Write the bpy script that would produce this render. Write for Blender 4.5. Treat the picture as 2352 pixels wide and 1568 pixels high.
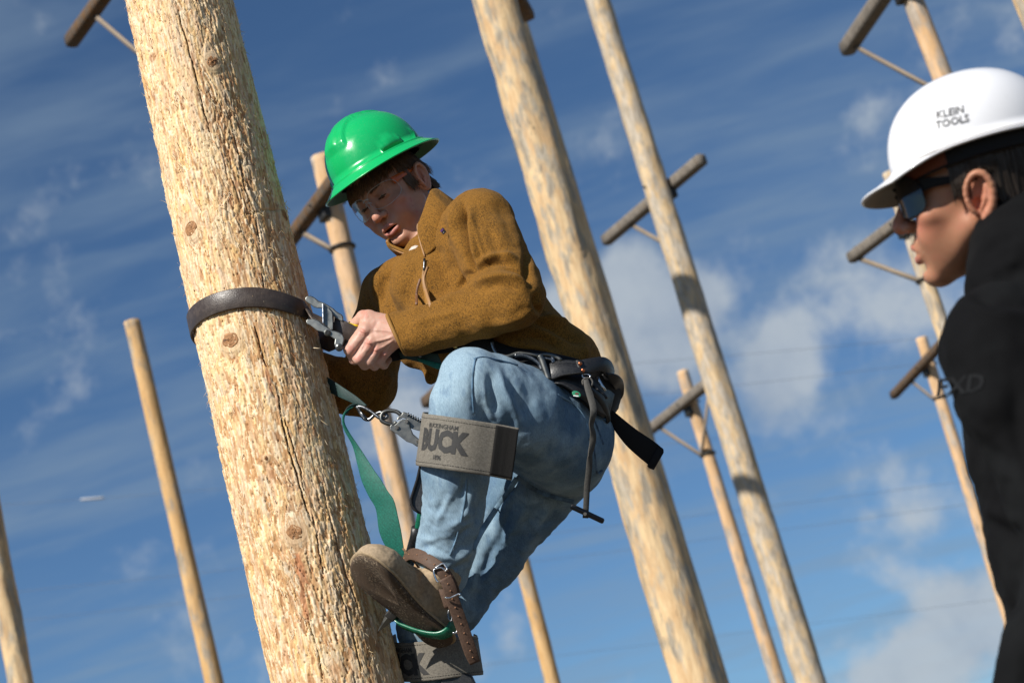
import bpy, bmesh, math, random
import numpy as np
from mathutils import Vector, Matrix

random.seed(7)
rng = np.random.default_rng(11)
for o in list(bpy.data.objects):
    bpy.data.objects.remove(o)
S = bpy.context.scene
COL = S.collection

# ------------------------------------------------------------------ camera
PITCH = math.radians(17.0)
CS, SN = 0.964, 0.266                       # camera roll (about 15.4 degrees)
CAM = np.array([0.0, 0.0, 0.75])
FWD = np.array([0.0, math.cos(PITCH), math.sin(PITCH)])
UP0 = np.array([0.0, -math.sin(PITCH), math.cos(PITCH)])
RT0 = np.array([1.0, 0.0, 0.0])
_n = math.hypot(CS, SN)
CS, SN = CS/_n, SN/_n
RT = CS*RT0 - SN*UP0
UP = SN*RT0 + CS*UP0
FP = 2352*70/36.0                           # focal length in layout units
DFIG = 4.573                                # distance of the climbing pole

cam_d = bpy.data.cameras.new('camera')
cam_d.lens = 70; cam_d.sensor_width = 36; cam_d.clip_start = 0.05; cam_d.clip_end = 6000
cam_d.dof.use_dof = True; cam_d.dof.focus_distance = 4.5; cam_d.dof.aperture_fstop = 5.6
cam = bpy.data.objects.new('camera', cam_d); COL.objects.link(cam)
M = Matrix(((RT[0], UP[0], -FWD[0], CAM[0]), (RT[1], UP[1], -FWD[1], CAM[1]), (RT[2], UP[2], -FWD[2], CAM[2]), (0, 0, 0, 1)))
cam.matrix_world = M
S.camera = cam

# ------------------------------------------------------------------ sun, sky, exposure
SUN_AZ, SUN_EL = math.radians(-41.5), math.radians(40)        # from behind the camera, to its left
SUN = np.array([math.sin(SUN_AZ)*math.cos(SUN_EL), -math.cos(SUN_AZ)*math.cos(SUN_EL), math.sin(SUN_EL)])
sl = bpy.data.lights.new('sun', 'SUN'); sl.energy = 5.0; sl.angle = math.radians(0.53); sl.color = (1.0, 0.955, 0.88)
so = bpy.data.objects.new('sun', sl); COL.objects.link(so)
so.rotation_mode = 'QUATERNION'; so.rotation_quaternion = Vector(SUN).to_track_quat('Z', 'Y'); so.location = (-20, -20, 30)

def ray(u, v):
    return FWD + RT*(u-1176)/FP + UP*(784-v)/FP

W = bpy.data.worlds.new('World'); S.world = W; W.use_nodes = True
nt = W.node_tree; nt.nodes.clear()
class NB:
    """small helper for building node trees"""
    def __init__(s, nt): s.nt = nt
    def n(s, t, **kw):
        x = s.nt.nodes.new(t)
        for k, v in kw.items():
            if k.startswith('_'): setattr(x, k[1:], v)
        for k, v in kw.items():
            if k.startswith('_'): continue
            key = int(k[1:]) if k[0] == 'i' and k[1:].isdigit() else k.replace('__', ' ')
            if isinstance(v, bpy.types.NodeSocket): s.nt.links.new(v, x.inputs[key])
            else: x.inputs[key].default_value = v
        return x
    def math(s, op, a, b=0.0, c=0.0, clamp=False):
        x = s.nt.nodes.new('ShaderNodeMath'); x.operation = op; x.use_clamp = clamp
        for i, v in enumerate((a, b, c)):
            if isinstance(v, bpy.types.NodeSocket): s.nt.links.new(v, x.inputs[i])
            else: x.inputs[i].default_value = v
        return x.outputs[0]
    def vmath(s, op, a, b=(0, 0, 0)):
        x = s.nt.nodes.new('ShaderNodeVectorMath'); x.operation = op
        for i, v in enumerate((a, b)):
            if isinstance(v, bpy.types.NodeSocket): s.nt.links.new(v, x.inputs[i])
            else: x.inputs[i].default_value = v
        return x
    def mix(s, f, a, b, mode='MIX'):
        x = s.nt.nodes.new('ShaderNodeMix'); x.data_type = 'RGBA'; x.blend_type = mode
        for i, v in ((0, f), (6, a), (7, b)):
            if isinstance(v, bpy.types.NodeSocket): s.nt.links.new(v, x.inputs[i])
            else: x.inputs[i].default_value = v if i == 0 else (*v[:3], 1)
        return x.outputs[2]
    def ramp(s, f, stops, interp='LINEAR'):
        x = s.nt.nodes.new('ShaderNodeValToRGB'); x.color_ramp.interpolation = interp
        s.nt.links.new(f, x.inputs[0]); e = x.color_ramp.elements
        while len(e) < len(stops): e.new(0.5)
        for q, (p, c) in zip(e, stops):
            q.position = p; q.color = (c, c, c, 1) if not hasattr(c, '__len__') else (*c[:3], 1)
        return x.outputs[0]
    def smooth(s, f, a, b, lo=0.0, hi=1.0):
        x = s.nt.nodes.new('ShaderNodeMapRange'); x.interpolation_type = 'SMOOTHSTEP'
        s.nt.links.new(f, x.inputs[0])
        for i, v in enumerate((a, b, lo, hi)): x.inputs[i+1].default_value = v
        return x.outputs[0]
B = NB(nt)
sky = B.n('ShaderNodeTexSky', _sky_type='NISHITA', _sun_disc=False)
sky.sun_elevation = SUN_EL
sky.sun_rotation = math.atan2(SUN[0], SUN[1])
sky.altitude = 1400; sky.air_density = 1.0; sky.dust_density = 0.25; sky.ozone_density = 2.2
tc = B.n('ShaderNodeTexCoord')
dirv = B.vmath('NORMALIZE', tc.outputs['Generated']).outputs[0]
sepd = B.n('ShaderNodeSeparateXYZ', i0=dirv)
zup = B.math('MAXIMUM', sepd.outputs[2], 0.03)
# project on a cloud plane so streaks flatten towards the horizon
px = B.math('DIVIDE', sepd.outputs[0], B.math('ADD', zup, 0.12))
py = B.math('DIVIDE', sepd.outputs[1], B.math('ADD', zup, 0.12))
cp = B.n('ShaderNodeCombineXYZ', i0=px, i1=py).outputs[0]
rot = B.n('ShaderNodeMapping', i0=cp); rot.inputs['Rotation'].default_value = (0, 0, math.radians(18)); rot.inputs['Scale'].default_value = (1.0, 2.6, 1)
cir1 = B.n('ShaderNodeTexNoise', Vector=rot.outputs[0], Scale=1.1, Detail=5.0, Roughness=0.55, Distortion=0.7)
cir2 = B.n('ShaderNodeTexNoise', Vector=rot.outputs[0], Scale=4.2, Detail=4.0, Roughness=0.55, Distortion=0.4)
cc = B.math('ADD', B.math('MULTIPLY', cir1.outputs[0], 0.65), B.math('MULTIPLY', cir2.outputs[0], 0.35))
cirrus = B.smooth(cc, 0.40, 0.66, 0.0, 0.50)
# cumulus puffs standing in the sky: direction, angular radius, weight
wob = B.n('ShaderNodeTexNoise', Vector=dirv, Scale=11.0, Detail=7.0, Roughness=0.58, Distortion=0.2)
wobc = B.n('ShaderNodeTexNoise', Vector=dirv, Scale=34.0, Detail=4.0, Roughness=0.6)
blob = None
for (u, v, rad, wt) in [(1500, 720, 190, .95), (1420, 640, 110, .55), (1610, 700, 110, .75), (1800, 790, 110, .9), (1770, 880, 110, .6), (1500, 860, 150, .55),
                        (1720, 950, 190, .62), (1330, 700, 90, .7), (2180, 1480, 150, .85), (2240, 1400, 120, .7), (2050, 1590, 130, .95), (2020, 700, 150, .3), (900, 980, 160, .6), (980, 1020, 130, .5),
                        (60, 560, 160, .18), (1500, 1090, 140, .35), (1430, 1560, 110, .4), (1300, 720, 70, .6), (1680, 580, 90, .3),
                        (640, 1180, 150, .25), (260, 1330, 130, .3), (2080, 1180, 160, .3), (1900, 600, 120, .3), (1960, 1020, 120, .3), (2500, 1300, 200, .8), (-200, 1000, 160, .6)]:
    d = ray(u, v); d = d/np.linalg.norm(d)
    dv = B.vmath('DISTANCE', dirv, tuple(d)).outputs['Value']
    g = B.smooth(dv, 0.0, rad/FP*1.35, wt, 0.0)
    blob = g if blob is None else B.math('ADD', blob, B.math('MULTIPLY', g, 1.0))
bl = B.math('ADD', B.math('MINIMUM', blob, 1.15), B.math('ADD', B.math('MULTIPLY', B.math('SUBTRACT', wob.outputs[0], 0.5), 2.8), B.math('MULTIPLY', B.math('SUBTRACT', wobc.outputs[0], 0.5), 1.0)))
cum = B.smooth(bl, 0.14, 0.92, 0.0, 0.86)
shade = B.smooth(B.math('ADD', wob.outputs[0], B.math('MULTIPLY', wobc.outputs[0], 0.3)), 0.45, 0.8, 0.0, 1.0)
ccol = B.mix(shade, (0.37, 0.44, 0.54), (0.52, 0.58, 0.64))
# deepen the clear air as a polarised blue, same law over the whole sky
SKY_MUL = (0.84, 1.12, 1.33)
skyc = B.mix(1.0, sky.outputs[0], SKY_MUL, 'MULTIPLY')
bg1 = B.n('ShaderNodeBackground', Color=skyc, Strength=0.0525)
cirb = B.n('ShaderNodeBackground', Color=(0.34, 0.47, 0.62, 1), Strength=0.56)
cumb = B.n('ShaderNodeBackground', Color=ccol, Strength=0.76)
m1 = B.n('ShaderNodeMixShader', i0=cirrus, i1=bg1.outputs[0], i2=cirb.outputs[0])
m2 = B.n('ShaderNodeMixShader', i0=cum, i1=m1.outputs[0], i2=cumb.outputs[0])
wo = B.n('ShaderNodeOutputWorld', Surface=m2.outputs[0])

S.view_settings.view_transform = 'Standard'; S.view_settings.look = 'None'
S.view_settings.exposure = 0.28; S.view_settings.gamma = 1.0; S.view_settings.use_curve_mapping = False
S.cycles.max_bounces = 8; S.cycles.caustics_reflective = False; S.cycles.caustics_refractive = False; S.cycles.transparent_max_bounces = 12

# ------------------------------------------------------------------ placing helpers
def ray_y(u, v): return FWD[1]+RT[1]*(u-1176)/FP+UP[1]*(784-v)/FP
PLANE_Y = DFIG*ray_y(590.0, 784.0)                 # the upright plane that holds the climbing pole's axis
def P(u, v, w=0.0):
    """sculpting position -> metres: u across and v down the picture at the climbing pole, w millimetres in front of
    the upright plane through the pole"""
    u = np.asarray(u, float); v = np.asarray(v, float); w = np.asarray(w, float)
    d = PLANE_Y/ray_y(u, v) - w*0.001
    return CAM + d[..., None]*(FWD + RT*((u-1176)/FP)[..., None] + UP*((784-v)/FP)[..., None])
def PP(a):
    a = np.asarray(a, float)
    return P(a[..., 0], a[..., 1], a[..., 2])
def rigid_at(O, y=None):
    """placing function for stiff things (heads, hats, boots) around the point O: no lean of the upright plane inside them"""
    d0 = (PLANE_Y if y is None else y)/ray_y(O[0], O[1])
    def f(a):
        a = np.asarray(a, float); k = 1.0 if y is None else KI
        d = d0-a[..., 2]*0.001*k
        return CAM + d[..., None]*(FWD + RT*((a[..., 0]-1176)/FP)[..., None] + UP*((784-a[..., 1])/FP)[..., None])
    return f
def at_depth(u, v, d): return CAM + d*ray(u, v)
def at_y(u, v, y):
    r = ray(u, v); return CAM + r*((y-CAM[1])/r[1])
def at_z(u, v, z):
    r = ray(u, v); return CAM + r*((z-CAM[2])/r[2])

# ------------------------------------------------------------------ object helpers
ORG = {}
def thing(name, label, cat, loc, group=None):
    o = bpy.data.objects.new(name, None); COL.objects.link(o)
    o.empty_display_size = 0.1
    o.location = tuple(loc); ORG[o] = np.array(loc, float)
    o['label'] = label; o['category'] = cat
    if group: o['group'] = group
    return o
def mesh_obj(name, verts, faces, m=None, parent=None, smooth=True, label=None, colors=None, kind=None, mats=None, midx=None):
    verts = np.asarray(verts, np.float64)
    if parent is not None: verts = verts - ORG[parent]
    me = bpy.data.meshes.new(name)
    if isinstance(faces, np.ndarray) and faces.ndim == 2:
        nf, k = faces.shape
        me.vertices.add(len(verts)); me.vertices.foreach_set('co', verts.astype(np.float32).ravel())
        me.loops.add(nf*k); me.loops.foreach_set('vertex_index', faces.astype(np.int32).ravel())
        me.polygons.add(nf); me.polygons.foreach_set('loop_start', np.arange(0, nf*k, k, dtype=np.int32))
        me.polygons.foreach_set('loop_total', np.full(nf, k, np.int32))
        me.update(calc_edges=True)
    else:
        me.from_pydata([tuple(v) for v in verts], [], [tuple(int(i) for i in f) for f in faces]); me.update()
    if smooth: me.polygons.foreach_set('use_smooth', np.ones(len(me.polygons), bool))
    if colors is not None:
        c = np.ones((len(verts), 4), np.float32); c[:, :3] = colors
        a = me.color_attributes.new('tint', 'FLOAT_COLOR', 'POINT'); a.data.foreach_set('color', c.ravel())
    if mats:
        for q in mats: me.materials.append(q)
        if midx is not None: me.polygons.foreach_set('material_index', np.asarray(midx, np.int32))
    elif m: me.materials.append(m)
    o = bpy.data.objects.new(name, me); COL.objects.link(o)
    if parent is not None:
        o.parent = parent; ORG[o] = ORG[parent]
    else: ORG[o] = np.zeros(3)
    if label: o['label'] = label
    if kind: o['kind'] = kind
    return o
def add_mod(o, t, **kw):
    md = o.modifiers.new(t.lower(), t)
    for k, v in kw.items(): setattr(md, k, v)
    return md
def join_geo(parts):
    V, F, n = [], [], 0
    for v, f in parts:
        V.append(np.asarray(v, float)); F += [tuple(int(i)+n for i in q) for q in f]; n += len(v)
    return np.vstack(V), F
def frame_of(d, hint=(0, 0, 1)):
    d = np.asarray(d, float); d = d/np.linalg.norm(d)
    h = np.asarray(hint, float)
    if abs(d@h)/np.linalg.norm(h) > 0.97: h = np.array([1.0, 0.1, 0])
    a = np.cross(h, d); a /= np.linalg.norm(a); b = np.cross(d, a)
    return d, a, b
def tube(pts, r, n=10, closed=False, flat=1.0, hint=(0, 0, 1), caps=True):
    """tube through points (metres); r scalar or list"""
    pts = np.asarray(pts, float); k = len(pts); r = np.broadcast_to(np.asarray(r, float), (k,))
    V = []
    a = None
    for i in range(k):
        if closed: d = pts[(i+1) % k]-pts[i-1]
        else: d = pts[min(i+1, k-1)]-pts[max(i-1, 0)]
        d = d/np.linalg.norm(d)
        if a is None: _, a, _b = frame_of(d, hint)
        a = a-(a@d)*d; a /= np.linalg.norm(a); b = np.cross(d, a)
        t = np.linspace(0, 2*np.pi, n, endpoint=False)
        V.append(pts[i]+r[i]*(np.cos(t)[:, None]*a+np.sin(t)[:, None]*b*flat))
    V = np.vstack(V); F = []
    for i in range(k if closed else k-1):
        for j in range(n):
            p, q = i*n, ((i+1) % k)*n
            F.append((p+j, p+(j+1) % n, q+(j+1) % n, q+j))
    if caps and not closed:
        F.append(tuple(range(n-1, -1, -1))); F.append(tuple((k-1)*n+j for j in range(n)))
    return V, F
def boxg(c, ax, ay, az, hx, hy, hz, bev=0.0):
    """oriented box; with bev a chamfered one"""
    c = np.asarray(c, float); ax, ay, az = (np.asarray(q, float)/np.linalg.norm(q) for q in (ax, ay, az))
    if bev <= 0:
        V = [c+sx*hx*ax+sy*hy*ay+sz*hz*az for sx in (-1, 1) for sy in (-1, 1) for sz in (-1, 1)]
        F = [(0, 1, 3, 2), (4, 6, 7, 5), (0, 4, 5, 1), (2, 3, 7, 6), (0, 2, 6, 4), (1, 5, 7, 3)]
        return np.array(V), F
    bm = bmesh.new()
    bmesh.ops.create_cube(bm, size=2.0)
    for vv in bm.verts: vv.co = Vector((vv.co.x*hx, vv.co.y*hy, vv.co.z*hz))
    bmesh.ops.bevel(bm, geom=list(bm.edges), offset=bev, segments=2, affect='EDGES', profile=0.6)
    V = np.array([c+q.co.x*ax+q.co.y*ay+q.co.z*az for q in bm.verts]); bm.verts.index_update()
    F = [tuple(q.index for q in f.verts) for f in bm.faces]; bm.free()
    return V, F
def ribbon(pts, wid, thick, nrm, seg=None):
    """flat strap: centre points, half-width vectors (per point), thickness, normals (per point), metres"""
    pts = np.asarray(pts, float); wid = np.asarray(wid, float); nrm = np.asarray(nrm, float)
    nrm = nrm/np.linalg.norm(nrm, axis=1)[:, None]; h = thick/2
    k = len(pts); e = 0.92
    prof = [(-1, -h*.6), (-e, -h), (e, -h), (1, -h*.6), (1, h*.6), (e, h), (-e, h), (-1, h*.6)]
    V = np.vstack([[pts[i]+a*wid[i]+b*nrm[i] for a, b in prof] for i in range(k)]); n = 8
    F = [(i*n+j, i*n+(j+1) % n, (i+1)*n+(j+1) % n, (i+1)*n+j) for i in range(k-1) for j in range(n)]
    F.append(tuple(range(n-1, -1, -1))); F.append(tuple((k-1)*n+j for j in range(n)))
    return V, F
def spline(ctrl, n):
    """Catmull-Rom through control rows"""
    c = np.asarray(ctrl, float)
    if len(c) == 2:
        t = np.linspace(0, 1, n)[:, None]; return c[0]*(1-t)+c[1]*t
    q = np.vstack([2*c[0]-c[1], c, 2*c[-1]-c[-2]])
    t = np.linspace(0, len(c)-1-1e-9, n); i = t.astype(int); f = (t-i)[:, None]
    p0, p1, p2, p3 = q[i], q[i+1], q[i+2], q[i+3]
    return 0.5*((2*p1)+(-p0+p2)*f+(2*p0-5*p1+4*p2-p3)*f*f+(-p0+3*p1-3*p2+p3)*f**3)
def fix_normals(o):
    bm = bmesh.new(); bm.from_mesh(o.data); bmesh.ops.recalc_face_normals(bm, faces=bm.faces); bm.to_mesh(o.data); bm.free()

# numpy noise
def _h(ix, iy, iz, s):
    n = (ix.astype(np.int64)*374761393 + iy.astype(np.int64)*668265263 + iz.astype(np.int64)*2147483647 + s*974711) & 0xffffffff
    n = ((n ^ (n >> 13))*1274126177) & 0xffffffff
    n = ((n ^ (n >> 16))*2246822519) & 0xffffffff
    return ((n ^ (n >> 15)) & 0xffffff)/float(0xffffff)
def vnoise(x, y, z=None, s=0):
    x = np.asarray(x, float); y = np.asarray(y, float); z = np.zeros_like(x) if z is None else np.asarray(z, float)
    ix, iy, iz = np.floor(x), np.floor(y), np.floor(z); fx, fy, fz = x-ix, y-iy, z-iz
    fx, fy, fz = (f*f*f*(f*(f*6-15)+10) for f in (fx, fy, fz))
    r = 0
    for dx in (0, 1):
        for dy in (0, 1):
            for dz in (0, 1):
                r = r+_h(ix+dx, iy+dy, iz+dz, s)*(fx if dx else 1-fx)*(fy if dy else 1-fy)*(fz if dz else 1-fz)
    return r
def fbm(x, y, z=None, o=4, s=0, g=0.5):
    a, t, r = 1.0, 0.0, 0.0
    x, y = np.asarray(x, float), np.asarray(y, float); z = np.zeros_like(x) if z is None else np.asarray(z, float)
    for i in range(o):
        r = r+a*vnoise(x, y, z, s+i*17); t += a; a *= g; x, y, z = x*2.03+11.3, y*2.03+5.7, z*2.03+3.1
    return r/t
def sstep(a, b, x):
    t = np.clip((x-a)/(b-a), 0, 1); return t*t*(3-2*t)

# ------------------------------------------------------------------ material helpers
def new_mat(name):
    m = bpy.data.materials.new(name); m.use_nodes = True; m.node_tree.nodes.clear()
    b = NB(m.node_tree); out = b.n('ShaderNodeOutputMaterial'); bs = b.n('ShaderNodeBsdfPrincipled')
    m.node_tree.links.new(bs.outputs[0], out.inputs[0]); b.bsdf = bs; b.out = out
    return m, b
def setc(b, key, val):
    s = b.bsdf.inputs[key]
    if isinstance(val, bpy.types.NodeSocket): b.nt.links.new(val, s)
    else: s.default_value = (*val, 1) if hasattr(val, '__len__') and len(val) == 3 and s.type == 'RGBA' else val
def bump(b, h, strength=0.3, dist=0.001, prev=None):
    x = b.n('ShaderNodeBump', Height=h, Strength=strength, Distance=dist)
    if prev is not None: b.nt.links.new(prev, x.inputs['Normal'])
    b.nt.links.new(x.outputs[0], b.bsdf.inputs['Normal']); return x.outputs[0]
def simple(name, col, rough=0.5, metal=0.0, var=0.15, scale=40.0, bmp=0.1, bd=0.001, spec=0.5, coat=0.0):
    m, b = new_mat(name)
    tcn = b.n('ShaderNodeTexCoord').outputs['Object']
    nz = b.n('ShaderNodeTexNoise', Vector=tcn, Scale=scale, Detail=5.0, Roughness=0.6)
    lo = tuple(c*(1-var) for c in col); hi = tuple(min(1, c*(1+var)) for c in col)
    setc(b, 'Base Color', b.ramp(nz.outputs[0], [(0.3, lo), (0.7, hi)]))
    setc(b, 'Roughness', b.smooth(nz.outputs[0], 0.3, 0.7, max(0, rough-.08), min(1, rough+.08)))
    setc(b, 'Metallic', metal); setc(b, 'Specular IOR Level', spec); setc(b, 'Coat Weight', coat)
    if bmp: bump(b, nz.outputs[0], bmp, bd)
    return m

# ------------------------------------------------------------------ ground
m_ground, b = new_mat('gravel_yard')
tcn = b.n('ShaderNodeTexCoord').outputs['Object']
n1 = b.n('ShaderNodeTexNoise', Vector=tcn, Scale=0.6, Detail=6.0); n2 = b.n('ShaderNodeTexNoise', Vector=tcn, Scale=45.0, Detail=5.0)
setc(b, 'Base Color', b.mix(0.5, b.ramp(n1.outputs[0], [(0.3, (.10, .083, .06)), (0.7, (.15, .125, .09))]), b.ramp(n2.outputs[0], [(0.3, (.07, .06, .045)), (0.7, (.18, .15, .12))])))
setc(b, 'Roughness', 0.95); bump(b, n2.outputs[0], 0.6, 0.02)
gx = np.concatenate([-np.geomspace(3000, 12, 14), np.linspace(-10, 10, 11), np.geomspace(12, 3000, 14)])
X, Y = np.meshgrid(gx, gx+15); nx = len(gx)
Z = 0.04*(fbm(X*.3, Y*.3, o=2)-.5)
F = np.array([(j*nx+i, j*nx+i+1, (j+1)*nx+i+1, (j+1)*nx+i) for j in range(nx-1) for i in range(nx-1)])
mesh_obj('ground', np.stack([X.ravel(), Y.ravel(), Z.ravel()], 1), F, m_ground, kind='structure')

# ------------------------------------------------------------------ pole timber
def timber(name, tan, tan2, grey, greyness, sc=1.0, dark=(.10, .085, .07)):
    m, b = new_mat(name)
    tcn = b.n('ShaderNodeTexCoord').outputs['Object']
    mp = b.n('ShaderNodeMapping', i0=tcn); mp.inputs['Scale'].default_value = (1, 1, 0.22)
    a = b.n('ShaderNodeTexNoise', Vector=mp.outputs[0], Scale=22.0*sc, Detail=6.0, Roughness=0.6)
    c = b.n('ShaderNodeTexNoise', Vector=mp.outputs[0], Scale=34.0*sc, Detail=5.0, Roughness=0.65, Distortion=0.4)
    mp2 = b.n('ShaderNodeMapping', i0=tcn); mp2.inputs['Scale'].default_value = (1, 1, 0.30); mp2.inputs['Location'].default_value = (3, 1, 7)
    g = b.n('ShaderNodeTexNoise', Vector=mp2.outputs[0], Scale=16.0*sc, Detail=6.0, Roughness=0.6)
    base = b.mix(b.smooth(a.outputs[0], 0.35, 0.65), tan, tan2)
    gc = b.mix(b.smooth(c.outputs[0], 0.35, 0.65), grey, tuple(q*.55 for q in grey))
    base = b.mix(b.math('MULTIPLY', b.smooth(g.outputs[0], 0.5-greyness*.35, 0.66-greyness*.35), 0.85), base, gc)
    base = b.mix(b.smooth(c.outputs[0], 0.60, 0.74, 0, 0.75), base, dark)
    setc(b, 'Base Color', base); setc(b, 'Roughness', 0.8); setc(b, 'Specular IOR Level', 0.25)
    bump(b, c.outputs[0], 0.8, 0.012)
    return m
m_rough = timber('weathered_pine', (.70, .51, .29), (.56, .365, .19), (.42, .38, .31), 0.15)
m_grey = timber('grey_pine', (.68, .51, .31), (.53, .37, .20), (.52, .46, .38), 0.28)
m_tan = timber('peeled_pine', (.64, .41, .19), (.55, .33, .14), (.40, .35, .28), 0.08, 0.7, (.25, .16, .08))
m_pink = timber('fresh_pine', (.66, .44, .26), (.58, .36, .18), (.45, .40, .34), 0.15, 0.7, (.3, .2, .11))
m_arm = timber('brown_arm', (.16, .085, .035), (.11, .06, .026), (.14, .11, .085), 0.3, 1.5, (.04, .028, .02))
m_armg = timber('grey_arm', (.21, .155, .10), (.15, .11, .075), (.25, .22, .185), 0.6, 1.5, (.06, .05, .04))
m_steel = simple('galvanised_steel', (.42, .43, .44), 0.38, 0.9, 0.2, 60, 0.1)
m_brace = simple('weathered_brace', (.27, .21, .15), 0.7, 0.1, 0.25, 60, 0.1)
m_dark_iron = simple('dark_iron', (.045, .043, .04), 0.5, 0.6, 0.3, 60, 0.1)

def pole_shape(A, Bt, rA, rB, n, k, amp, seed, down=True, topcut=True, extend_up=0.0):
    """rough trunk along A (low) -> Bt (high), extended to the ground; metres"""
    A, Bt = np.array(A), np.array(Bt); ax = (Bt-A)/np.linalg.norm(Bt-A); L = np.linalg.norm(Bt-A)
    t0 = -(A[2]+0.3)/ax[2] if down else 0.0; t1 = L+extend_up
    slope = (rB-rA)/L
    zs = np.linspace(t0, t1, k); th = np.linspace(0, 2*np.pi, n, endpoint=False)
    _, a, bb = frame_of(ax, (1, 0, 0))
    ZS, TH = np.meshgrid(zs, th, indexing='ij')
    r = np.clip(rA+slope*ZS, 0.05, None)
    r = r+amp*(fbm(np.cos(TH)*4, np.sin(TH)*4, ZS*3, o=4, s=seed)-.5)*2 + amp*.5*(fbm(np.cos(TH)*9, np.sin(TH)*9, ZS*2.2, o=3, s=seed+5)-.5)*2
    V = A + ZS[..., None]*ax + (r*np.cos(TH))[..., None]*a + (r*np.sin(TH))[..., None]*bb
    V = V.reshape(-1, 3)
    i = np.arange(k-1)[:, None]; j = np.arange(n)[None]
    F = np.stack([i*n+j, i*n+(j+1) % n, (i+1)*n+(j+1) % n, (i+1)*n+j], -1).reshape(-1, 4)
    # end cap as a fan of quads: pinch inner rings
    top = V[-n:]; c = top.mean(0); V = np.vstack([V, c+(top-c)*0.5+ax*0.004, c+(top-c)*0.02+ax*0.006]); o = k*n
    jj = np.arange(n)
    F = np.vstack([F, np.stack([(k-1)*n+jj, (k-1)*n+(jj+1) % n, o+(jj+1) % n, o+jj], 1), np.stack([o+jj, o+(jj+1) % n, o+n+(jj+1) % n, o+n+jj], 1)])
    return V, F, ax

def bg_pole(label, low, high, d, wlow, whigh, m, amp=0.006, topped=True, arm=None, up=0.0, seed=0, armmat=None, nlabel=None):
    """low/high = picture positions of the axis; d = distance at the low point; w = apparent widths"""
    A = at_depth(low[0], low[1], d); Bt = at_y(high[0], high[1], A[1])
    dB = (Bt-CAM)@FWD
    rA, rB = wlow*d/FP/2, whigh*dB/FP/2
    V, F, ax = pole_shape(A, Bt, rA, rB, 28, 150, amp, seed, extend_up=up)
    t = -A[2]/ax[2]; base = A+ax*t
    T = thing('utility_pole', label, 'utility pole', base, group='training poles standing behind the climber')
    mesh_obj('shaft', V, F, m, T)
    if arm:
        (cu, cv), (e0, e1), th, front = arm['at'], arm['ends'], arm['th'], arm.get('front', True)
        c0 = at_y(cu, cv, A[1]); r = rB+(rA-rB)*0.2
        # height at which a level arm through both picture ends is bolted against the pole's near (or far) side
        def level(h):
            Q0, Q1 = at_z(e0[0], e0[1], h), at_z(e1[0], e1[1], h); dr = (Q1-Q0)/np.linalg.norm(Q1-Q0)
            sv = np.cross(dr, [0, 0, 1.0]); sv /= np.linalg.norm(sv)
            if sv@FWD > 0: sv = -sv
            pax = A+ax*((h-A[2])/ax[2]); return Q0, Q1, dr, sv, (Q0-pax)@sv, pax
        lo_h, hi_h = c0[2]*.75, c0[2]*1.3; want = (r+th*.42)*(1 if front else -1)
        for _ in range(50):
            h = (lo_h+hi_h)/2
            if level(h)[4] > want: lo_h = h
            else: hi_h = h
        Q0, Q1, dr, side_v, _, c0 = level(h); dist = -1 if front else 1
        side_v = side_v
        ce = (Q0+Q1)/2; hl = np.linalg.norm(Q1-Q0)/2
        rr = th/2
        zz = np.linspace(-hl, hl, 14); ang = np.linspace(0, 2*np.pi, 16, endpoint=False)
        upv = np.array([0, 0, 1.0])
        sq = 1/np.maximum(np.abs(np.cos(ang)), np.abs(np.sin(ang)))**0.55
        VV = np.vstack([ce+z*dr+rr*sq[:, None]*(np.cos(ang)[:, None]*side_v+np.sin(ang)[:, None]*upv) for z in zz])
        FF = [(i*16+j, i*16+(j+1) % 16, (i+1)*16+(j+1) % 16, (i+1)*16+j) for i in range(13) for j in range(16)]
        FF += [tuple(range(15, -1, -1)), tuple(13*16+j for j in range(16))]
        ca = mesh_obj('crossarm', VV, FF, armmat or m_arm, T)
        cross = c0.copy(); tt = (cross-ce)@dr
        # pin through arm and pole
        mid = ce+tt*dr
        if arm.get('bare'): return T
        ov = (mid-cross)/np.linalg.norm(mid-cross); v_, f_ = tube([mid+ov*rr*1.3, cross-ov*(r+.03)], 0.012, 8)
        mesh_obj('through_bolt', v_, f_, m_dark_iron, T)
        # gain block behind the arm
        bk = mid*0.45+cross*0.55
        v_, f_ = boxg(cross+(mid-cross)*0.62-upv*rr*1.5, dr, side_v, upv, r*.75, r*.45, rr*1.1, 0.01)
        mesh_obj('gain_block', v_, f_, m_dark_iron, T)
        for sgn, ln in arm.get('braces', [(-1, .55)]):
            q = mid+dr*sgn*ln
            pb = cross-ax*arm.get('drop', .45)+(mid-cross)*((r+.01)/np.linalg.norm(mid-cross))
            v_, f_ = boxg((q-upv*rr+pb)/2, q-upv*rr-pb, np.cross(q-pb, side_v), side_v, np.linalg.norm(q-upv*rr-pb)/2+.02, 0.02, 0.006)
            mesh_obj('brace', v_, f_, m_brace, T)
            v_, f_ = tube([q-upv*rr*1.3, q+upv*rr*1.25], 0.018, 6)
            mesh_obj('brace_bolt', v_, f_, m_dark_iron, T)
        pbm = cross-ax*arm.get('drop', .45)
        if arm.get('noband'): return T
        tq = np.linspace(0, 2*np.pi, 25)[:-1]; _, aa, bb_ = frame_of(ax, (1, 0, 0))
        v_, f_ = tube([pbm+(r+.012)*(math.cos(q)*aa+math.sin(q)*bb_) for q in tq], 0.012, 6, closed=True)
        mesh_obj('pole_band', v_, f_, m_dark_iron, T)
        if arm.get('pin'):
            for sg in arm['pin']:
                q = ce+dr*sg*hl+upv*rr
                v_, f_ = tube([q-upv*.02, q+upv*.10, q+upv*.17], [.014, .014, .03], 8)
                mesh_obj('insulator_pin', v_, f_, m_steel, T)
    return T

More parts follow.
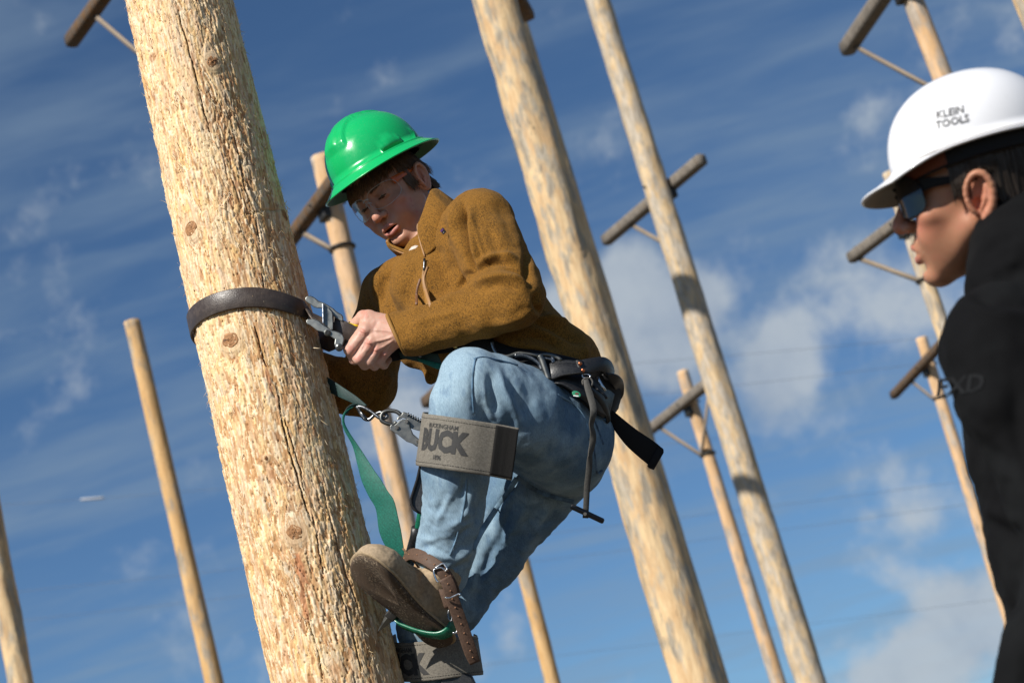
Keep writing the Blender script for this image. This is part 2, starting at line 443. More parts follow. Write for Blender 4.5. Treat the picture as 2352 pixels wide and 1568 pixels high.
bg_pole('thick rough tan pole directly behind the climber\'s back and belt', (1603.5, 1568), (1136, 0), 11.0, 117, 99, m_rough, 0.016, up=2.3, seed=3)
bg_pole('tall slim weathered pole with a dark shadow band, right of the thick rough pole', (1863, 1568), (1373, 0), 17.5, 70, 54, m_grey, 0.012, up=2.5, seed=9,
        arm=dict(at=(1538, 441), ends=((1392, 552), (1612, 366)), th=0.115, braces=[(-1, .75)], drop=.75, front=False, noband=True), armmat=m_armg)
bg_pole('smooth tan pole standing alone left of the splintered climbing pole', (492.5, 1568), (303, 738), 15.5, 43, 37, m_tan, 0.003, seed=14)
bg_pole('rough ochre pole cut off by the left edge of the photo', (48, 1568), (-38, 1100), 13.0, 57, 52, m_rough, 0.012, seed=21, up=1.0)
bg_pole('pale topped pole with a brown arm just left of the green helmet', (1015, 1568), (738, 360), 13.5, 52, 49, m_pink, 0.003, seed=31,
        arm=dict(at=(752, 436), ends=((655, 566), (800, 372)), th=0.10, braces=[(-1, .38)], drop=.36))
bg_pole('thin orange pole appearing below the climber\'s jeans with arm tip left of his knee', (1270, 1568), (1075, 800), 17.0, 36, 33, m_tan, 0.003, seed=41,
        arm=dict(at=(1092, 850), ends=((979, 924), (1150, 770)), th=0.11, braces=[(1, .5)]))
bg_pole('slim pinkish pole with a grey arm between the two large grey poles', (1788, 1568), (1567, 852), 20.5, 36, 27.5, m_pink, 0.003, seed=51,
        arm=dict(at=(1586, 915), ends=((1480, 997), (1642, 866)), th=0.115, braces=[(-1, .62), (1, .62)], drop=.6), armmat=m_armg)
bg_pole('orange topped pole rising out of the white helmet with a long dark arm', (2560, 1200), (2097, 0), 15.0, 56, 46, m_pink, 0.003, seed=61, up=0.9,
        arm=dict(at=(2066, -70), ends=((1945, 113), (2150, -190)), th=0.135, braces=[(-1, .95)], drop=1.0), armmat=m_armg)
bg_pole('weathered pole behind the instructor\'s chin with a grey arm ending left of his nose', (2420, 1500), (2085, 520), 15.5, 48, 34, m_grey, 0.003, seed=71, up=0.5,
        arm=dict(at=(2086, 500), ends=((1956, 592), (2180, 420)), th=0.10, braces=[(-1, .60)], drop=.52), armmat=m_armg)
bg_pole('slim tan pole with an orange brown arm left of the instructor\'s elbow', (2365, 1568), (2116, 776), 22.5, 33, 26, m_pink, 0.003, seed=81,
        arm=dict(at=(2132, 838), ends=((2053, 907), (2172, 780)), th=0.105, braces=[(-1, .42)], drop=.42))
bg_pole('rough pole clipped by the upper right corner above the white helmet', (2560, 500), (2358, -20), 10.5, 74, 70, m_rough, 0.010, seed=91, up=1.5)
POLE_A = bg_pole('pole hidden behind the splintered pole, its brown arm hanging in the upper left corner', (690, 1568), (352, 0), 14.0, 66, 54, m_rough, 0.006, seed=101, up=4.2,
        arm=dict(at=(318, -130), ends=((163, 96), (430, -280)), th=0.115, braces=[(-1, .75)], drop=.95))
bg_pole('pole behind the thick rough pole, only its brown arm tip showing at the top', (1620, 1500), (1165, 0), 15.0, 66, 58, m_rough, 0.006, seed=111, up=1.8,
        arm=dict(at=(1125, -130), ends=((1209, 34), (1040, -260)), th=0.13, bare=True))

# unseen upper arm, added to throw the dark band across the tall pale pole
_p2 = at_y(1598, 700, at_depth(1863, 1568, 17.5)[1]); _a0 = at_depth(690, 1568, 14.0); _a1 = at_y(352, 0, _a0[1]); _ad = (_a1-_a0)/np.linalg.norm(_a1-_a0)
_best = min(((np.linalg.norm(((_p2+SUN*t)-(_a0+_ad*(((_p2+SUN*t)[2]-_a0[2])/_ad[2])))[:2]), t) for t in np.linspace(4, 14, 400)))
_X = _p2+SUN*_best[1]; _C = _a0+_ad*((_X[2]-_a0[2])/_ad[2]); _dr = (_X-_C)/np.linalg.norm(_X-_C); _hl = _best[0]+.35
v_, f_ = boxg(_C+_dr*.0, _dr, np.cross([0, 0, 1.], _dr), [0, 0, 1.], _hl, .10, .12, .02); mesh_obj('crossarm', v_, f_, m_arm, POLE_A)

# faint overhead conductors far behind, with one pale sleeve
m_wire = simple('aluminium_conductor', (.20, .21, .23), 0.5, 0.5, 0.1)
for (p0, p1, d, r, sag, lab) in [((-500, 1188), (1700, 1000), 55, .009, .25, 'faint overhead wire crossing low on the left, carrying a pale sleeve'),
                       ((900, 872), (2900, 690), 55, .010, .2, 'faint overhead wire crossing the upper cloud bank on the right'),
                       ((900, 960), (2900, 730), 55, .010, .2, 'faint overhead wire just below the pinkish pole top'),
                       ((-500, 1410), (2900, 1010), 62, .011, .3, 'faint overhead wire running past the slim pinkish pole'),
                       ((-500, 1480), (2900, 1060), 62, .011, .3, 'lower faint overhead wire running past the slim pinkish pole'),
                       ((-500, 1700), (2900, 1290), 70, .012, .3, 'lowest faint overhead wire above the bottom right cloud')]:
    A, Bq = at_depth(*p0, d), at_depth(*p1, d)
    pts = [A+(Bq-A)*t-np.array([0, 0, sag*4*t*(1-t)]) for t in np.linspace(0, 1, 24)]
    v_, f_ = tube(pts, r*.5, 5)
    T = thing('overhead_wire', lab, 'power line', pts[0], group='overhead wires far behind the poles')
    mesh_obj('conductor', v_, f_, m_wire, T)
    if p0 == (-500, 1188):
        # white inspection sleeve on the wire
        k = int(0.322*23); c = pts[k]+(pts[k+1]-pts[k])*(0.322*23-k); dv = (pts[k+1]-pts[k]); dv /= np.linalg.norm(dv)
        v_, f_ = tube([c-dv*.34, c-dv*.28, c+dv*.28, c+dv*.34], [.012, .036, .036, .012], 12)
        mesh_obj('wire_sleeve', v_, f_, simple('white_sleeve', (.42, .43, .46), 0.7, bmp=0), T)

# ------------------------------------------------------------------ the climbing pole
PY = PLANE_Y
def pole_axis(v):
    u = np.interp(v, [-200, 0, 536, 1062, 1568, 1800], [368, 411, 530, 652, 775, 832])
    return at_y(u, v, PY)
PA, PB = pole_axis(1568), pole_axis(0)
PAX = (PB-PA)/np.linalg.norm(PB-PA); PL = np.linalg.norm(PB-PA)
_, PEa, PEb = frame_of(PAX, (0, 1, 0))       # PEa ~ sideways
if PEa[0] < 0: PEa = -PEa
PEb = np.cross(PAX, PEa)
if PEb[1] > 0: PEb = -PEb                      # PEb points to the camera
def pole_r(t):                                 # t = metres above PA
    d0, d1 = (PA-CAM)@FWD, (PB-CAM)@FWD
    r = np.interp(t, [-2.5, 0, PL*.32, PL*.66, PL, PL+2, PL+7], [0.172, 147*d0/FP, 0.1395, 0.1325, 119*d1/FP, .113, .09])
    return r
def pole_hit(u, v):
    """(theta, t) where the view ray first meets the pole"""
    d = ray(u, v); d = d/np.linalg.norm(d)
    best = None
    for s_ in np.linspace(3.9, 5.2, 2600):
        p = CAM+d*s_; q = p-PA; t = q@PAX; rad = np.linalg.norm(q-t*PAX)
        if rad <= pole_r(t):
            q = q-t*PAX; return math.atan2(q@PEb, q@PEa), t
    return None
def pole_pt(th, t, dr=0.0):
    r = pole_r(t)+dr
    return PA+t*PAX+r*(math.cos(th)*PEa+math.sin(th)*PEb)

def voro(x, y, seed, jit=0.85, wrap=None):
    """F1 / F2 distances, random value and offset of the nearest jittered cell"""
    ix, iy = np.floor(x), np.floor(y); F1 = np.full(x.shape, 9.0); F2 = np.full(x.shape, 9.0)
    rid = np.zeros(x.shape); ox = np.zeros(x.shape); oy = np.zeros(x.shape)
    for dx in (-1, 0, 1):
        for dy in (-1, 0, 1):
            cx, cy = ix+dx, iy+dy; hx = np.mod(cx, wrap) if wrap else cx
            px = cx+.5+(_h(hx, cy, hx*0, seed)-.5)*jit; py = cy+.5+(_h(hx, cy, hx*0, seed+1)-.5)*jit
            d = np.maximum(np.abs(x-px)*1.15, np.abs(y-py))*.55+np.hypot(x-px, y-py)*.45
            near = d < F1; F2 = np.where(near, F1, np.minimum(F2, d))
            rid = np.where(near, _h(hx, cy, hx*0, seed+2), rid); ox = np.where(near, x-px, ox); oy = np.where(near, y-py, oy)
            F1 = np.where(near, d, F1)
    return F1, F2, rid, ox, oy

NTH = 480
t_lo, t_hi = -0.12, PL+0.14
tz = np.concatenate([np.linspace(-(PA[2]+.35)/PAX[2], t_lo-.03, 50), np.arange(t_lo, t_hi, 0.0019), np.linspace(t_hi+.03, PL+5.5, 90)])
NT = len(tz)
# angle measured so the seam is at the back (theta = -pi/2)
th = -np.pi/2+np.linspace(0, 2*np.pi, NTH, endpoint=False)
TZ, TH = np.meshgrid(tz, th, indexing='ij')
R0 = pole_r(TZ)
circ = 2*np.pi*135.0
s_mm = (TH+np.pi/2)/(2*np.pi)*circ; z_mm = TZ*1000
# bend the grain a little and let it flow round the knots
KN = []
for (u, v, rr) in [(487, 143, 17), (440, 525, 21), (530, 781, 22), (677, 1222, 20), (652, 495, 15), (612, 1052, 6)]:
    hth, ht = pole_hit(u, v); KN.append(((hth+np.pi/2) % (2*np.pi)/(2*np.pi)*circ, ht*1000, rr, hth, ht))
wx = (fbm(s_mm/60, z_mm/150, o=2, s=5)-.5)*16
kd_all = np.full(TZ.shape, 99.0)
for (ks, kz, kr, _, _) in KN:
    dx, dz = s_mm-ks, z_mm-kz; d = np.hypot(dx, dz*.75)
    wx = wx-np.sign(dx)*kr*0.9*np.exp(-(d/(kr*1.7))**2)*(1-np.exp(-(np.abs(dx)/4)**2))
    kd_all = np.minimum(kd_all, np.hypot(dx, dz)/kr)
sx = s_mm+wx
nwrap = 848
def L(x): return x/circ*nwrap  # mm-ish units with integer wrap
c1w = 74
F1, F2, r1, o1x, o1y = voro(sx/circ*c1w, z_mm/52+fbm(s_mm/20, z_mm/200, o=2, s=9)*1.5, 21, 0.9, c1w)
c2w = 160
G1, G2, r2, o2x, o2y = voro(sx/circ*c2w, z_mm/21+fbm(s_mm/9, z_mm/90, o=2, s=19)*1.6, 41, 0.9, c2w)
rough_mask = sstep(.40, .62, fbm(s_mm/70, z_mm/160, o=3, s=77))
deep = sstep(.55, .75, fbm(s_mm/22, z_mm/55, o=3, s=55))
fib = fbm(sx/2.3, z_mm/60, o=3, s=33)
fib2 = 1-np.abs(2*fbm(sx/5.0, z_mm/110, o=3, s=34)-1)
hgt = 4.0*(fbm(s_mm/90, z_mm/220, o=2, s=3)-.5)
hgt += (r1-.5)*(1.6+2.2*rough_mask)+o1y*1.5*rough_mask-sstep(.12, .0, F2-F1)*(.6+.9*rough_mask)
hgt += (r2-.5)*(.9+1.0*rough_mask)+o2y*.8-sstep(.14, .0, G2-G1)*.6
hgt += (fib-.5)*1.6+(fib2-.7)*1.4
hgt -= deep*rough_mask*(r2 > .55)*2.6
# little gaff holes
H1, H2, r3, _, _ = voro(s_mm/circ*48, z_mm/24, 61, 0.95, 48)
pit = (r3 > .52)*np.exp(-(H1/.085)**2); hgt -= pit*4.5
M1, M2, r5, m5x, m5y = voro(sx/circ*212, z_mm/13+fbm(s_mm/7, z_mm/60, o=2, s=29)*1.5, 71, 0.95, 212)
hgt += (r5-.5)*1.2*rough_mask-sstep(.12, .0, M2-M1)*.5
# drying checks
def line_dist(pl):
    dmin = np.full(TZ.shape, 1e3); prof = np.zeros(TZ.shape)
    q = []
    for (u, v) in pl:
        h = pole_hit(u, v); q.append(((h[0]+np.pi/2) % (2*np.pi)/(2*np.pi)*circ, h[1]*1000))
    q = np.array(q); order = np.argsort(q[:, 1]); q = q[order]
    cs = np.interp(z_mm, q[:, 1], q[:, 0], left=-1e4, right=-1e4)
    cs = cs+(fbm(z_mm*0, z_mm/45, o=3, s=88)-.5)*7+(fbm(z_mm*0, z_mm/9, o=2, s=89)-.5)*2
    return np.abs(s_mm-cs), q
crack = np.zeros(TZ.shape)
for pl, w_ in [([(403, 2), (430, 100), (458, 215), (482, 310)], 1.9), ([(520, 250), (545, 330), (560, 420), (588, 500), (600, 580)], 1.5),
               ([(585, 745), (612, 842)], 2.3), ([(630, 865), (648, 960), (668, 1045), (690, 1120), (712, 1190)], 2.2),
               ([(655, 960), (690, 1080), (700, 1140)], 1.3), ([(738, 1090), (757, 1190), (790, 1300), (822, 1400)], 1.7), ([(716, 1180), (738, 1290), (745, 1330)], 1.5),
               ([(775, 1340), (806, 1440), (830, 1540)], 1.6), ([(700, 1400), (730, 1500), (742, 1566)], 1.3), ([(512, 60), (530, 150)], 1.0), ([(600, 620), (612, 700)], 1.2)]:
    dd, q = line_dist(pl)
    zt = (z_mm-q[0, 1])/(q[-1, 1]-q[0, 1])
    wv = w_*np.clip(np.minimum(zt, 1-zt)*8, .0, 1)*(0.65+.7*fbm(z_mm*0, z_mm/30, o=2, s=95))
    crack = np.maximum(crack, np.where((zt > 0) & (zt < 1), sstep(1.0, .35, dd/np.maximum(wv, .01)), 0))
hgt -= crack*9
# worn ring groove half way up (strap wear) and one scar
gh = [pole_hit(u, v) for (u, v) in [(560, 492), (600, 484), (655, 488)]]
gz = np.interp(s_mm, [((h[0]+np.pi/2) % (2*np.pi)/(2*np.pi)*circ) for h in gh][::(1 if gh[0][0] < gh[-1][0] else -1)], [h[1]*1000 for h in gh][::(1 if gh[0][0] < gh[-1][0] else -1)], left=-9e3, right=-9e3)
ring = np.exp(-((z_mm-gz+(fbm(s_mm/8, s_mm*0, o=2, s=7)-.5)*6)/3.5)**2); hgt -= ring*3.0
kmask = sstep(1.25, .95, kd_all)
kb = sstep(2.1, 1.0, kd_all)
hgt = hgt*(1-kb*.75)+kb*(2.5)+np.sin(kd_all*16)*.35*kb*(1-kmask)
detail = ((TZ > t_lo) & (TZ < t_hi)).astype(float)
RR = R0+hgt*0.001
PV = PA+TZ[..., None]*PAX+RR[..., None]*(np.cos(TH)[..., None]*PEa+np.sin(TH)[..., None]*PEb)
# colour of the wood itself
def mixc(a, b_, f): return a*(1-f[..., None])+np.asarray(b_)*f[..., None]
cream = np.array([.78, .605, .36]); honey = np.array([.74, .495, .235]); tanb = np.array([.44, .215, .085]); grey = np.array([.58, .51, .42]); pale = np.array([.83, .70, .52])
rust = np.array([.36, .17, .075]); pinkw = np.array([.68, .48, .33])
C = np.broadcast_to(cream, TZ.shape+(3,)).copy()
C = mixc(C, honey, sstep(.35, .7, r1*.5+fbm(s_mm/40, z_mm/120, o=2, s=13)*.5))
C = mixc(C, pale, sstep(.62, .9, r2)*.8)
low = sstep(.35, .58, fbm(s_mm/120, z_mm/420, o=2, s=113)+(0.10-0.18*(TZ/PL)))
C = mixc(C, tanb, ((r1*.6+r2*.4) < (.20+.22*low))*(.45+.5*fbm(sx/3, z_mm/30, o=2, s=14)))
C = mixc(C, tanb*.8, sstep(.60, .78, fib)*.45)
K1, K2, r4, _, _ = voro(sx/circ*212, z_mm/13+fbm(s_mm/7, z_mm/60, o=2, s=29)*1.5, 71, 0.95, 212)
flk = sstep(.30, .55, fbm(s_mm/50, z_mm/130, o=2, s=72)+low*.12)
C = mixc(C, [.40, .19, .075], (r4 < .07+.15*flk)*(.32+.45*vnoise(sx/2, z_mm/9, s=73)))
C = mixc(C, [.88, .76, .58], (r4 > .88)*.6)
C = mixc(C, grey, ((r1 > .86)*.50+.20*sstep(.5, .7, fbm(s_mm/30, z_mm/140, o=2, s=15)))*(.6+.4*r2))
# greyer weathering at the far left of the face and rosy streaks, as on the real pole
C = mixc(C, pinkw, sstep(.62, .8, fbm(s_mm/14, z_mm/110, o=2, s=16))*.55)
C = mixc(C, rust, sstep(.69, .80, fbm(s_mm/11, z_mm/38, o=3, s=18))*.75)
C = mixc(C, [.16, .09, .045], np.clip(pit*.9, 0, 1)*.8)
C = mixc(C, [.05, .03, .018], crack)
C = mixc(C, [.40, .27, .14], ring*.55)
C = mixc(C, [.60, .45, .30], kb*.6)
# red brown resin scars below the lower knot
for (u, v, a_, b__) in [(692, 1310, 10, 48), (700, 1390, 7, 34), (617, 870, 5, 40)]:
    h = pole_hit(u, v); hs, hz = (h[0]+np.pi/2) % (2*np.pi)/(2*np.pi)*circ, h[1]*1000
    dd = np.hypot((s_mm-hs)/a_, (z_mm-hz)/b__)+(fbm(s_mm/6, z_mm/20, o=2, s=23)-.5)*.7
    C = mixc(C, [.42, .18, .085], sstep(1.05, .75, dd)*.85)
C *= (0.88+.24*fbm(sx/1.6, z_mm/40, o=2, s=24))[..., None]
i = np.arange(NT-1)[:, None]; j = np.arange(NTH)[None]
PF = np.stack([i*NTH+j, i*NTH+(j+1) % NTH, (i+1)*NTH+(j+1) % NTH, (i+1)*NTH+j], -1).reshape(-1, 4)
m_pole, b = new_mat('splintered_pine')
at = b.n('ShaderNodeAttribute'); at.attribute_name = 'tint'
tcn = b.n('ShaderNodeTexCoord').outputs['Object']
mp = b.n('ShaderNodeMapping', i0=tcn); mp.inputs['Scale'].default_value = (1, 1, 0.09)
fz = b.n('ShaderNodeTexNoise', Vector=mp.outputs[0], Scale=420.0, Detail=4.0, Roughness=0.7)
setc(b, 'Base Color', b.mix(1.0, at.outputs['Color'], b.ramp(fz.outputs[0], [(.3, (.84, .78, .67)), (.65, (1.18, 1.14, 1.06))]), 'MULTIPLY'))
setc(b, 'Roughness', 0.72); setc(b, 'Specular IOR Level', 0.3); bump(b, fz.outputs[0], 0.7, 0.0012)
POLE = thing('climbing_pole', 'thick splintered cream wooden pole that the climber is strapped to', 'wooden pole', PA-PAX*(PA[2]/PAX[2]))
mesh_obj('shaft', PV.reshape(-1, 3), PF, m_pole, POLE, colors=C.reshape(-1, 3))
tcap = PV[-1]; cc_ = tcap.mean(0)
mesh_obj('pole_top', np.vstack([tcap, [cc_+PAX*.002]]), [(q, (q+1) % NTH, NTH) for q in range(NTH)], m_tan, POLE)
# knots
for q, (ks, kz, kr, kth, kt) in enumerate(KN):
    base = pole_pt(kth, kt, 0.0015); nrm = math.cos(kth)*PEa+math.sin(kth)*PEb; tg = np.cross(PAX, nrm)
    V, F, Cc = [], [], []
    nr, na = 9, 22
    for a in range(nr):
        rr = kr*.001*(a+.001)/(nr-1)*.92
        for c in range(na):
            t = 2*np.pi*c/na; wob_ = 1+.10*math.sin(2*t+q)+.05*math.sin(5*t+q*2)
            hh = .0022*(1-(a/(nr-1))**3)+.0003*math.sin(a*2.2)+rng.normal()*.0009
            if a == nr-1: hh = -.003
            V.append(base+nrm*hh+(tg*math.cos(t)+PAX*math.sin(t)*1.05)*rr*wob_)
            sh = .85+.10*math.sin(a*2.4)+.16*rng.normal()
            cr = abs(math.sin(t*1.5+q)) < .12 and a < 7
            Cc.append(np.array([.40, .21, .10] if not cr else [.07, .035, .02])*max(.4, sh))
    for a in range(nr-1):
        for c in range(na): F.append((a*na+c, a*na+(c+1) % na, (a+1)*na+(c+1) % na, (a+1)*na+c))
    mesh_obj('knot', V, F, m_pole, POLE, colors=np.clip(Cc, 0, 1))
# splinters: standing slivers of wood
def sliver(th_, t_, ln, wd, lift, side, curl, hb=0.0):
    p0 = pole_pt(th_, t_, -.0012+hb); nr = math.cos(th_)*PEa+math.sin(th_)*PEb; tg = np.cross(PAX, nr)
    V = []
    d = PAX*math.cos(lift)*(1 if rng.random() < .62 else -1)+nr*math.sin(lift)+tg*side; d /= np.linalg.norm(d)
    s_ = np.cross(d, nr); s_ /= np.linalg.norm(s_)
    for k_, f in enumerate((0, .4, .75, 1)):
        c = p0+d*ln*f+nr*curl*ln*f*f; w_ = wd*(1, .9, .6, .12)[k_]*.5
        V += [c-s_*w_, c+s_*w_, c+np.cross(s_, d)*w_*.55]
    return V
SF = [(0, 1, 4, 3), (1, 2, 5, 4), (2, 0, 3, 5)]
SF = [tuple(x+3*k for x in f) for k in range(3) for f in SF]+[(9, 10, 11)]
V, F, Cc = [], [], []
tries = 0
while len(V) < 12*8500 and tries < 60000:
    tries += 1
    th_ = rng.uniform(-.25*np.pi, 1.25*np.pi); t_ = rng.uniform(t_lo, t_hi)
    m_ = float(fbm(np.array([(th_+np.pi/2)/(2*np.pi)*circ/22]), np.array([t_*1000/60]), o=3, s=205)[0])
    if m_ < .50 and rng.random() < .80: continue
    n0 = len(V); cl = rng.choice(4, p=[.45, .25, .2, .1])
    col = [pale*1.0, cream, honey, rust*1.2][cl]*rng.uniform(.85, 1.1)
    for _ in range(1 if m_ < .56 else 3):
        n0 = len(V)
        ln = rng.gamma(2.2, .0033)+.003
        V += sliver(th_+rng.normal()*.02, t_+rng.normal()*.004, min(ln, .024), rng.uniform(.0008, .0022), rng.uniform(.05, .55), rng.normal()*.30, rng.normal()*.25)
        F += [tuple(x+n0 for x in f) for f in SF]; Cc += [col]*12
mesh_obj('splinter_fuzz', V, F, m_pole, POLE, smooth=False, colors=np.clip(Cc, 0, 1), kind='stuff')
for (u, v, ln, wd, lift) in [(580, 214, .034, .007, .12), (583, 236, .030, .005, .1), (548, 72, .012, .003, .8), (566, 168, .012, .003, .5), (572, 178, .010, .002, .6), (654, 470, .022, .005, .5),
                             (660, 500, .030, .007, .12), (664, 520, .03, .006, .1), (643, 440, .018, .003, .6), (352, 258, .02, .004, .3), (363, 290, .016, .003, .5), (716, 798, .020, .004, 1.1),
                             (848, 1262, .012, .004, 1.0), (455, 1310, .018, .004, .3), (560, 1495, .02, .004, .3), (790, 1440, .03, .005, .2), (640, 905, .022, .003, .6)]:
    h = None
    for du in (0, -4, 4, -8, 8, -12, 12, -16, 16, -24, 24, 34):
        h = pole_hit(u+du, v)
        if h: break
    if h is None: continue
    V = sliver(h[0], h[1], ln, wd, lift, rng.normal()*.1, 0.1, .0005)
    mesh_obj('splinter', V, SF, m_pole, POLE, smooth=False, colors=[pale]*12)

# ------------------------------------------------------------------ distance-field sculpting (all figures are grown from this)
class SDF:
    """coordinates are (x, y, z) in millimetres of a local sculpting space"""
    def __init__(s, lo, hi, h):
        s.lo = np.array(lo, float); s.h = h
        s.n = np.ceil((np.array(hi, float)-s.lo)/h).astype(int)+1
        s.F = np.full(s.n, 60.0, np.float32)
        s.ax = [s.lo[i]+h*np.arange(s.n[i]) for i in range(3)]
    def _box(s, lo, hi):
        a = np.maximum(0, np.floor((np.asarray(lo)-s.lo)/s.h).astype(int)); b = np.minimum(s.n, np.ceil((np.asarray(hi)-s.lo)/s.h).astype(int)+1)
        if (b <= a).any(): return None, None
        sl_ = tuple(slice(a[i], b[i]) for i in range(3))
        g = [s.ax[0][sl_[0]][:, None, None].astype(np.float32), s.ax[1][sl_[1]][None, :, None].astype(np.float32), s.ax[2][sl_[2]][None, None, :].astype(np.float32)]
        return sl_, g
    def _put(s, sl_, d, op, k):
        f = s.F[sl_]
        if op == 'add':
            if k > 0:
                hh = np.maximum(k-np.abs(f-d), 0)/k; s.F[sl_] = np.minimum(f, d)-hh*hh*k*.25
            else: s.F[sl_] = np.minimum(f, d)
        elif op == 'sub':
            d = -d
            if k > 0:
                hh = np.maximum(k-np.abs(f-d), 0)/k; s.F[sl_] = np.maximum(f, d)+hh*hh*k*.25
            else: s.F[sl_] = np.maximum(f, d)
        elif op == 'and':
            s.F[sl_] = np.maximum(f, d)
    def cone(s, a, b, ra, rb, k=10, op='add', sz=1.0):
        """tapered capsule; sz > 1 widens it along z"""
        a = np.array(a, float); b = np.array(b, float); m = (max(ra, rb)+k+2*s.h); mz = m*sz
        sl_, g = s._box(np.minimum(a, b)-[m, m, mz], np.maximum(a, b)+[m, m, mz])
        if sl_ is None: return
        a2, b2 = a.copy(), b.copy(); a2[2] /= sz; b2[2] /= sz
        x, y, z = g[0]-a2[0], g[1]-a2[1], g[2]/sz-a2[2]
        v = b2-a2; L2 = max(v@v, 1e-6)
        t = np.clip((x*v[0]+y*v[1]+z*v[2])/L2, 0, 1)
        d = np.sqrt((x-t*v[0])**2+(y-t*v[1])**2+(z-t*v[2])**2)-(ra+(rb-ra)*t)
        s._put(sl_, d.astype(np.float32), op, k)
    def chain(s, pts, k=10, op='add', sz=1.0):
        """pts rows: x y z r"""
        for p, q in zip(pts[:-1], pts[1:]): s.cone(p[:3], q[:3], p[3], q[3], k, op, sz)
    def ell(s, c, r, k=8, op='add', rot=None):
        c = np.array(c, float); r = np.array(r, float); m = r.max()+k+2*s.h
        sl_, g = s._box(c-m, c+m)
        if sl_ is None: return
        x, y, z = g[0]-c[0], g[1]-c[1], g[2]-c[2]
        if rot is not None:
            R_ = np.asarray(rot, float)
            x, y, z = x*R_[0, 0]+y*R_[0, 1]+z*R_[0, 2], x*R_[1, 0]+y*R_[1, 1]+z*R_[1, 2], x*R_[2, 0]+y*R_[2, 1]+z*R_[2, 2]
        k0 = np.sqrt((x/r[0])**2+(y/r[1])**2+(z/r[2])**2); k1 = np.sqrt((x/r[0]**2)**2+(y/r[1]**2)**2+(z/r[2]**2)**2)+1e-6
        s._put(sl_, (k0*(k0-1)/k1).astype(np.float32), op, k)
    def box(s, c, R_, hx, rnd=3, k=3, op='add'):
        c = np.array(c, float); R_ = np.asarray(R_, float); hx = np.array(hx, float); m = np.linalg.norm(hx)+k+2*s.h
        sl_, g = s._box(c-m, c+m)
        if sl_ is None: return
        x, y, z = g[0]-c[0], g[1]-c[1], g[2]-c[2]
        q = [np.abs(x*R_[i, 0]+y*R_[i, 1]+z*R_[i, 2])-(hx[i]-rnd) for i in range(3)]
        d = np.sqrt(sum(np.maximum(w, 0)**2 for w in q))+np.minimum(np.maximum(q[0], np.maximum(q[1], q[2])), 0)-rnd
        s._put(sl_, d.astype(np.float32), op, k)
    def plane(s, p, n, lo=None, hi=None):
        """cut away the side the normal points to (inside an optional box)"""
        n = np.array(n, float)/np.linalg.norm(n); p = np.array(p, float)
        sl_, g = s._box(s.lo if lo is None else lo, s.lo+s.n*s.h if hi is None else hi)
        s._put(sl_, ((g[0]-p[0])*n[0]+(g[1]-p[1])*n[1]+(g[2]-p[2])*n[2]).astype(np.float32), 'and', 0)
    def mesh(s):
        F = s.F; n = F.shape
        ins = F < 0
        c = [ins[i:n[0]-1+i, j:n[1]-1+j, k:n[2]-1+k] for i in (0, 1) for j in (0, 1) for k in (0, 1)]
        sm = sum(q.astype(np.int8) for q in c); act = (sm > 0) & (sm < 8)
        I = np.argwhere(act); idm = np.full(act.shape, -1, np.int64); idm[act] = np.arange(len(I))
        val = np.stack([F[I[:, 0]+i, I[:, 1]+j, I[:, 2]+k] for i in (0, 1) for j in (0, 1) for k in (0, 1)], 1)
        off = np.array([(i, j, k) for i in (0, 1) for j in (0, 1) for k in (0, 1)], float)
        acc = np.zeros((len(I), 3)); cnt = np.zeros(len(I))
        for a in range(8):
            for b_ in range(a+1, 8):
                if np.abs(off[a]-off[b_]).sum() != 1: continue
                x = (val[:, a] < 0) != (val[:, b_] < 0)
                t = val[:, a]/(val[:, a]-val[:, b_]+1e-12); t = np.where(x, t, 0)
                acc += np.where(x[:, None], off[a]+(off[b_]-off[a])*t[:, None], 0); cnt += x
        V = s.lo+s.h*(I+acc/cnt[:, None])
        Q = []
        for ax in range(3):
            sl0 = [slice(None)]*3; sl1 = [slice(None)]*3; sl0[ax] = slice(0, -1); sl1[ax] = slice(1, None)
            A_, B_ = ins[tuple(sl0)], ins[tuple(sl1)]; ch = np.argwhere(A_ != B_)
            u_, w_ = [(1, 2), (2, 0), (0, 1)][ax]
            ok = (ch[:, u_] > 0) & (ch[:, w_] > 0) & (ch[:, u_] < n[u_]-1) & (ch[:, w_] < n[w_]-1); ch = ch[ok]
            def g(du, dw):
                q = ch.copy(); q[:, u_] += du; q[:, w_] += dw; return idm[q[:, 0], q[:, 1], q[:, 2]]
            f = np.stack([g(-1, -1), g(0, -1), g(0, 0), g(-1, 0)], 1)
            fl = A_[ch[:, 0], ch[:, 1], ch[:, 2]]; f[~fl] = f[~fl][:, ::-1]
            Q.append(f)
        Q = np.vstack(Q); Q = Q[(Q >= 0).all(1)]
        return V, Q
def vnormals(V, Q):
    n = np.cross(V[Q[:, 2]]-V[Q[:, 0]], V[Q[:, 3]]-V[Q[:, 1]]); N = np.zeros_like(V)
    for i in range(4): np.add.at(N, Q[:, i], n)
    return N/(np.linalg.norm(N, axis=1)[:, None]+1e-12)
def relax(V, Q, it=1, lam=0.5):
    for _ in range(it):
        A_ = np.zeros_like(V); c = np.zeros(len(V))
        for i in range(4):
            for q in (1, 3):
                np.add.at(A_, Q[:, i], V[Q[:, (i+q) % 4]]); np.add.at(c, Q[:, i], 1)
        V = V*(1-lam)+lam*A_/np.maximum(c, 1)[:, None]
    return V
def orient(V, Q):
    """make the quads face outwards after any mapping"""
    c = V.mean(0); a, b_, d, e = (V[Q[:, i]]-c for i in range(4))
    vol = (np.einsum('ij,ij->i', a, np.cross(b_, d))+np.einsum('ij,ij->i', a, np.cross(d, e))).sum()
    return Q if vol > 0 else Q[:, ::-1]
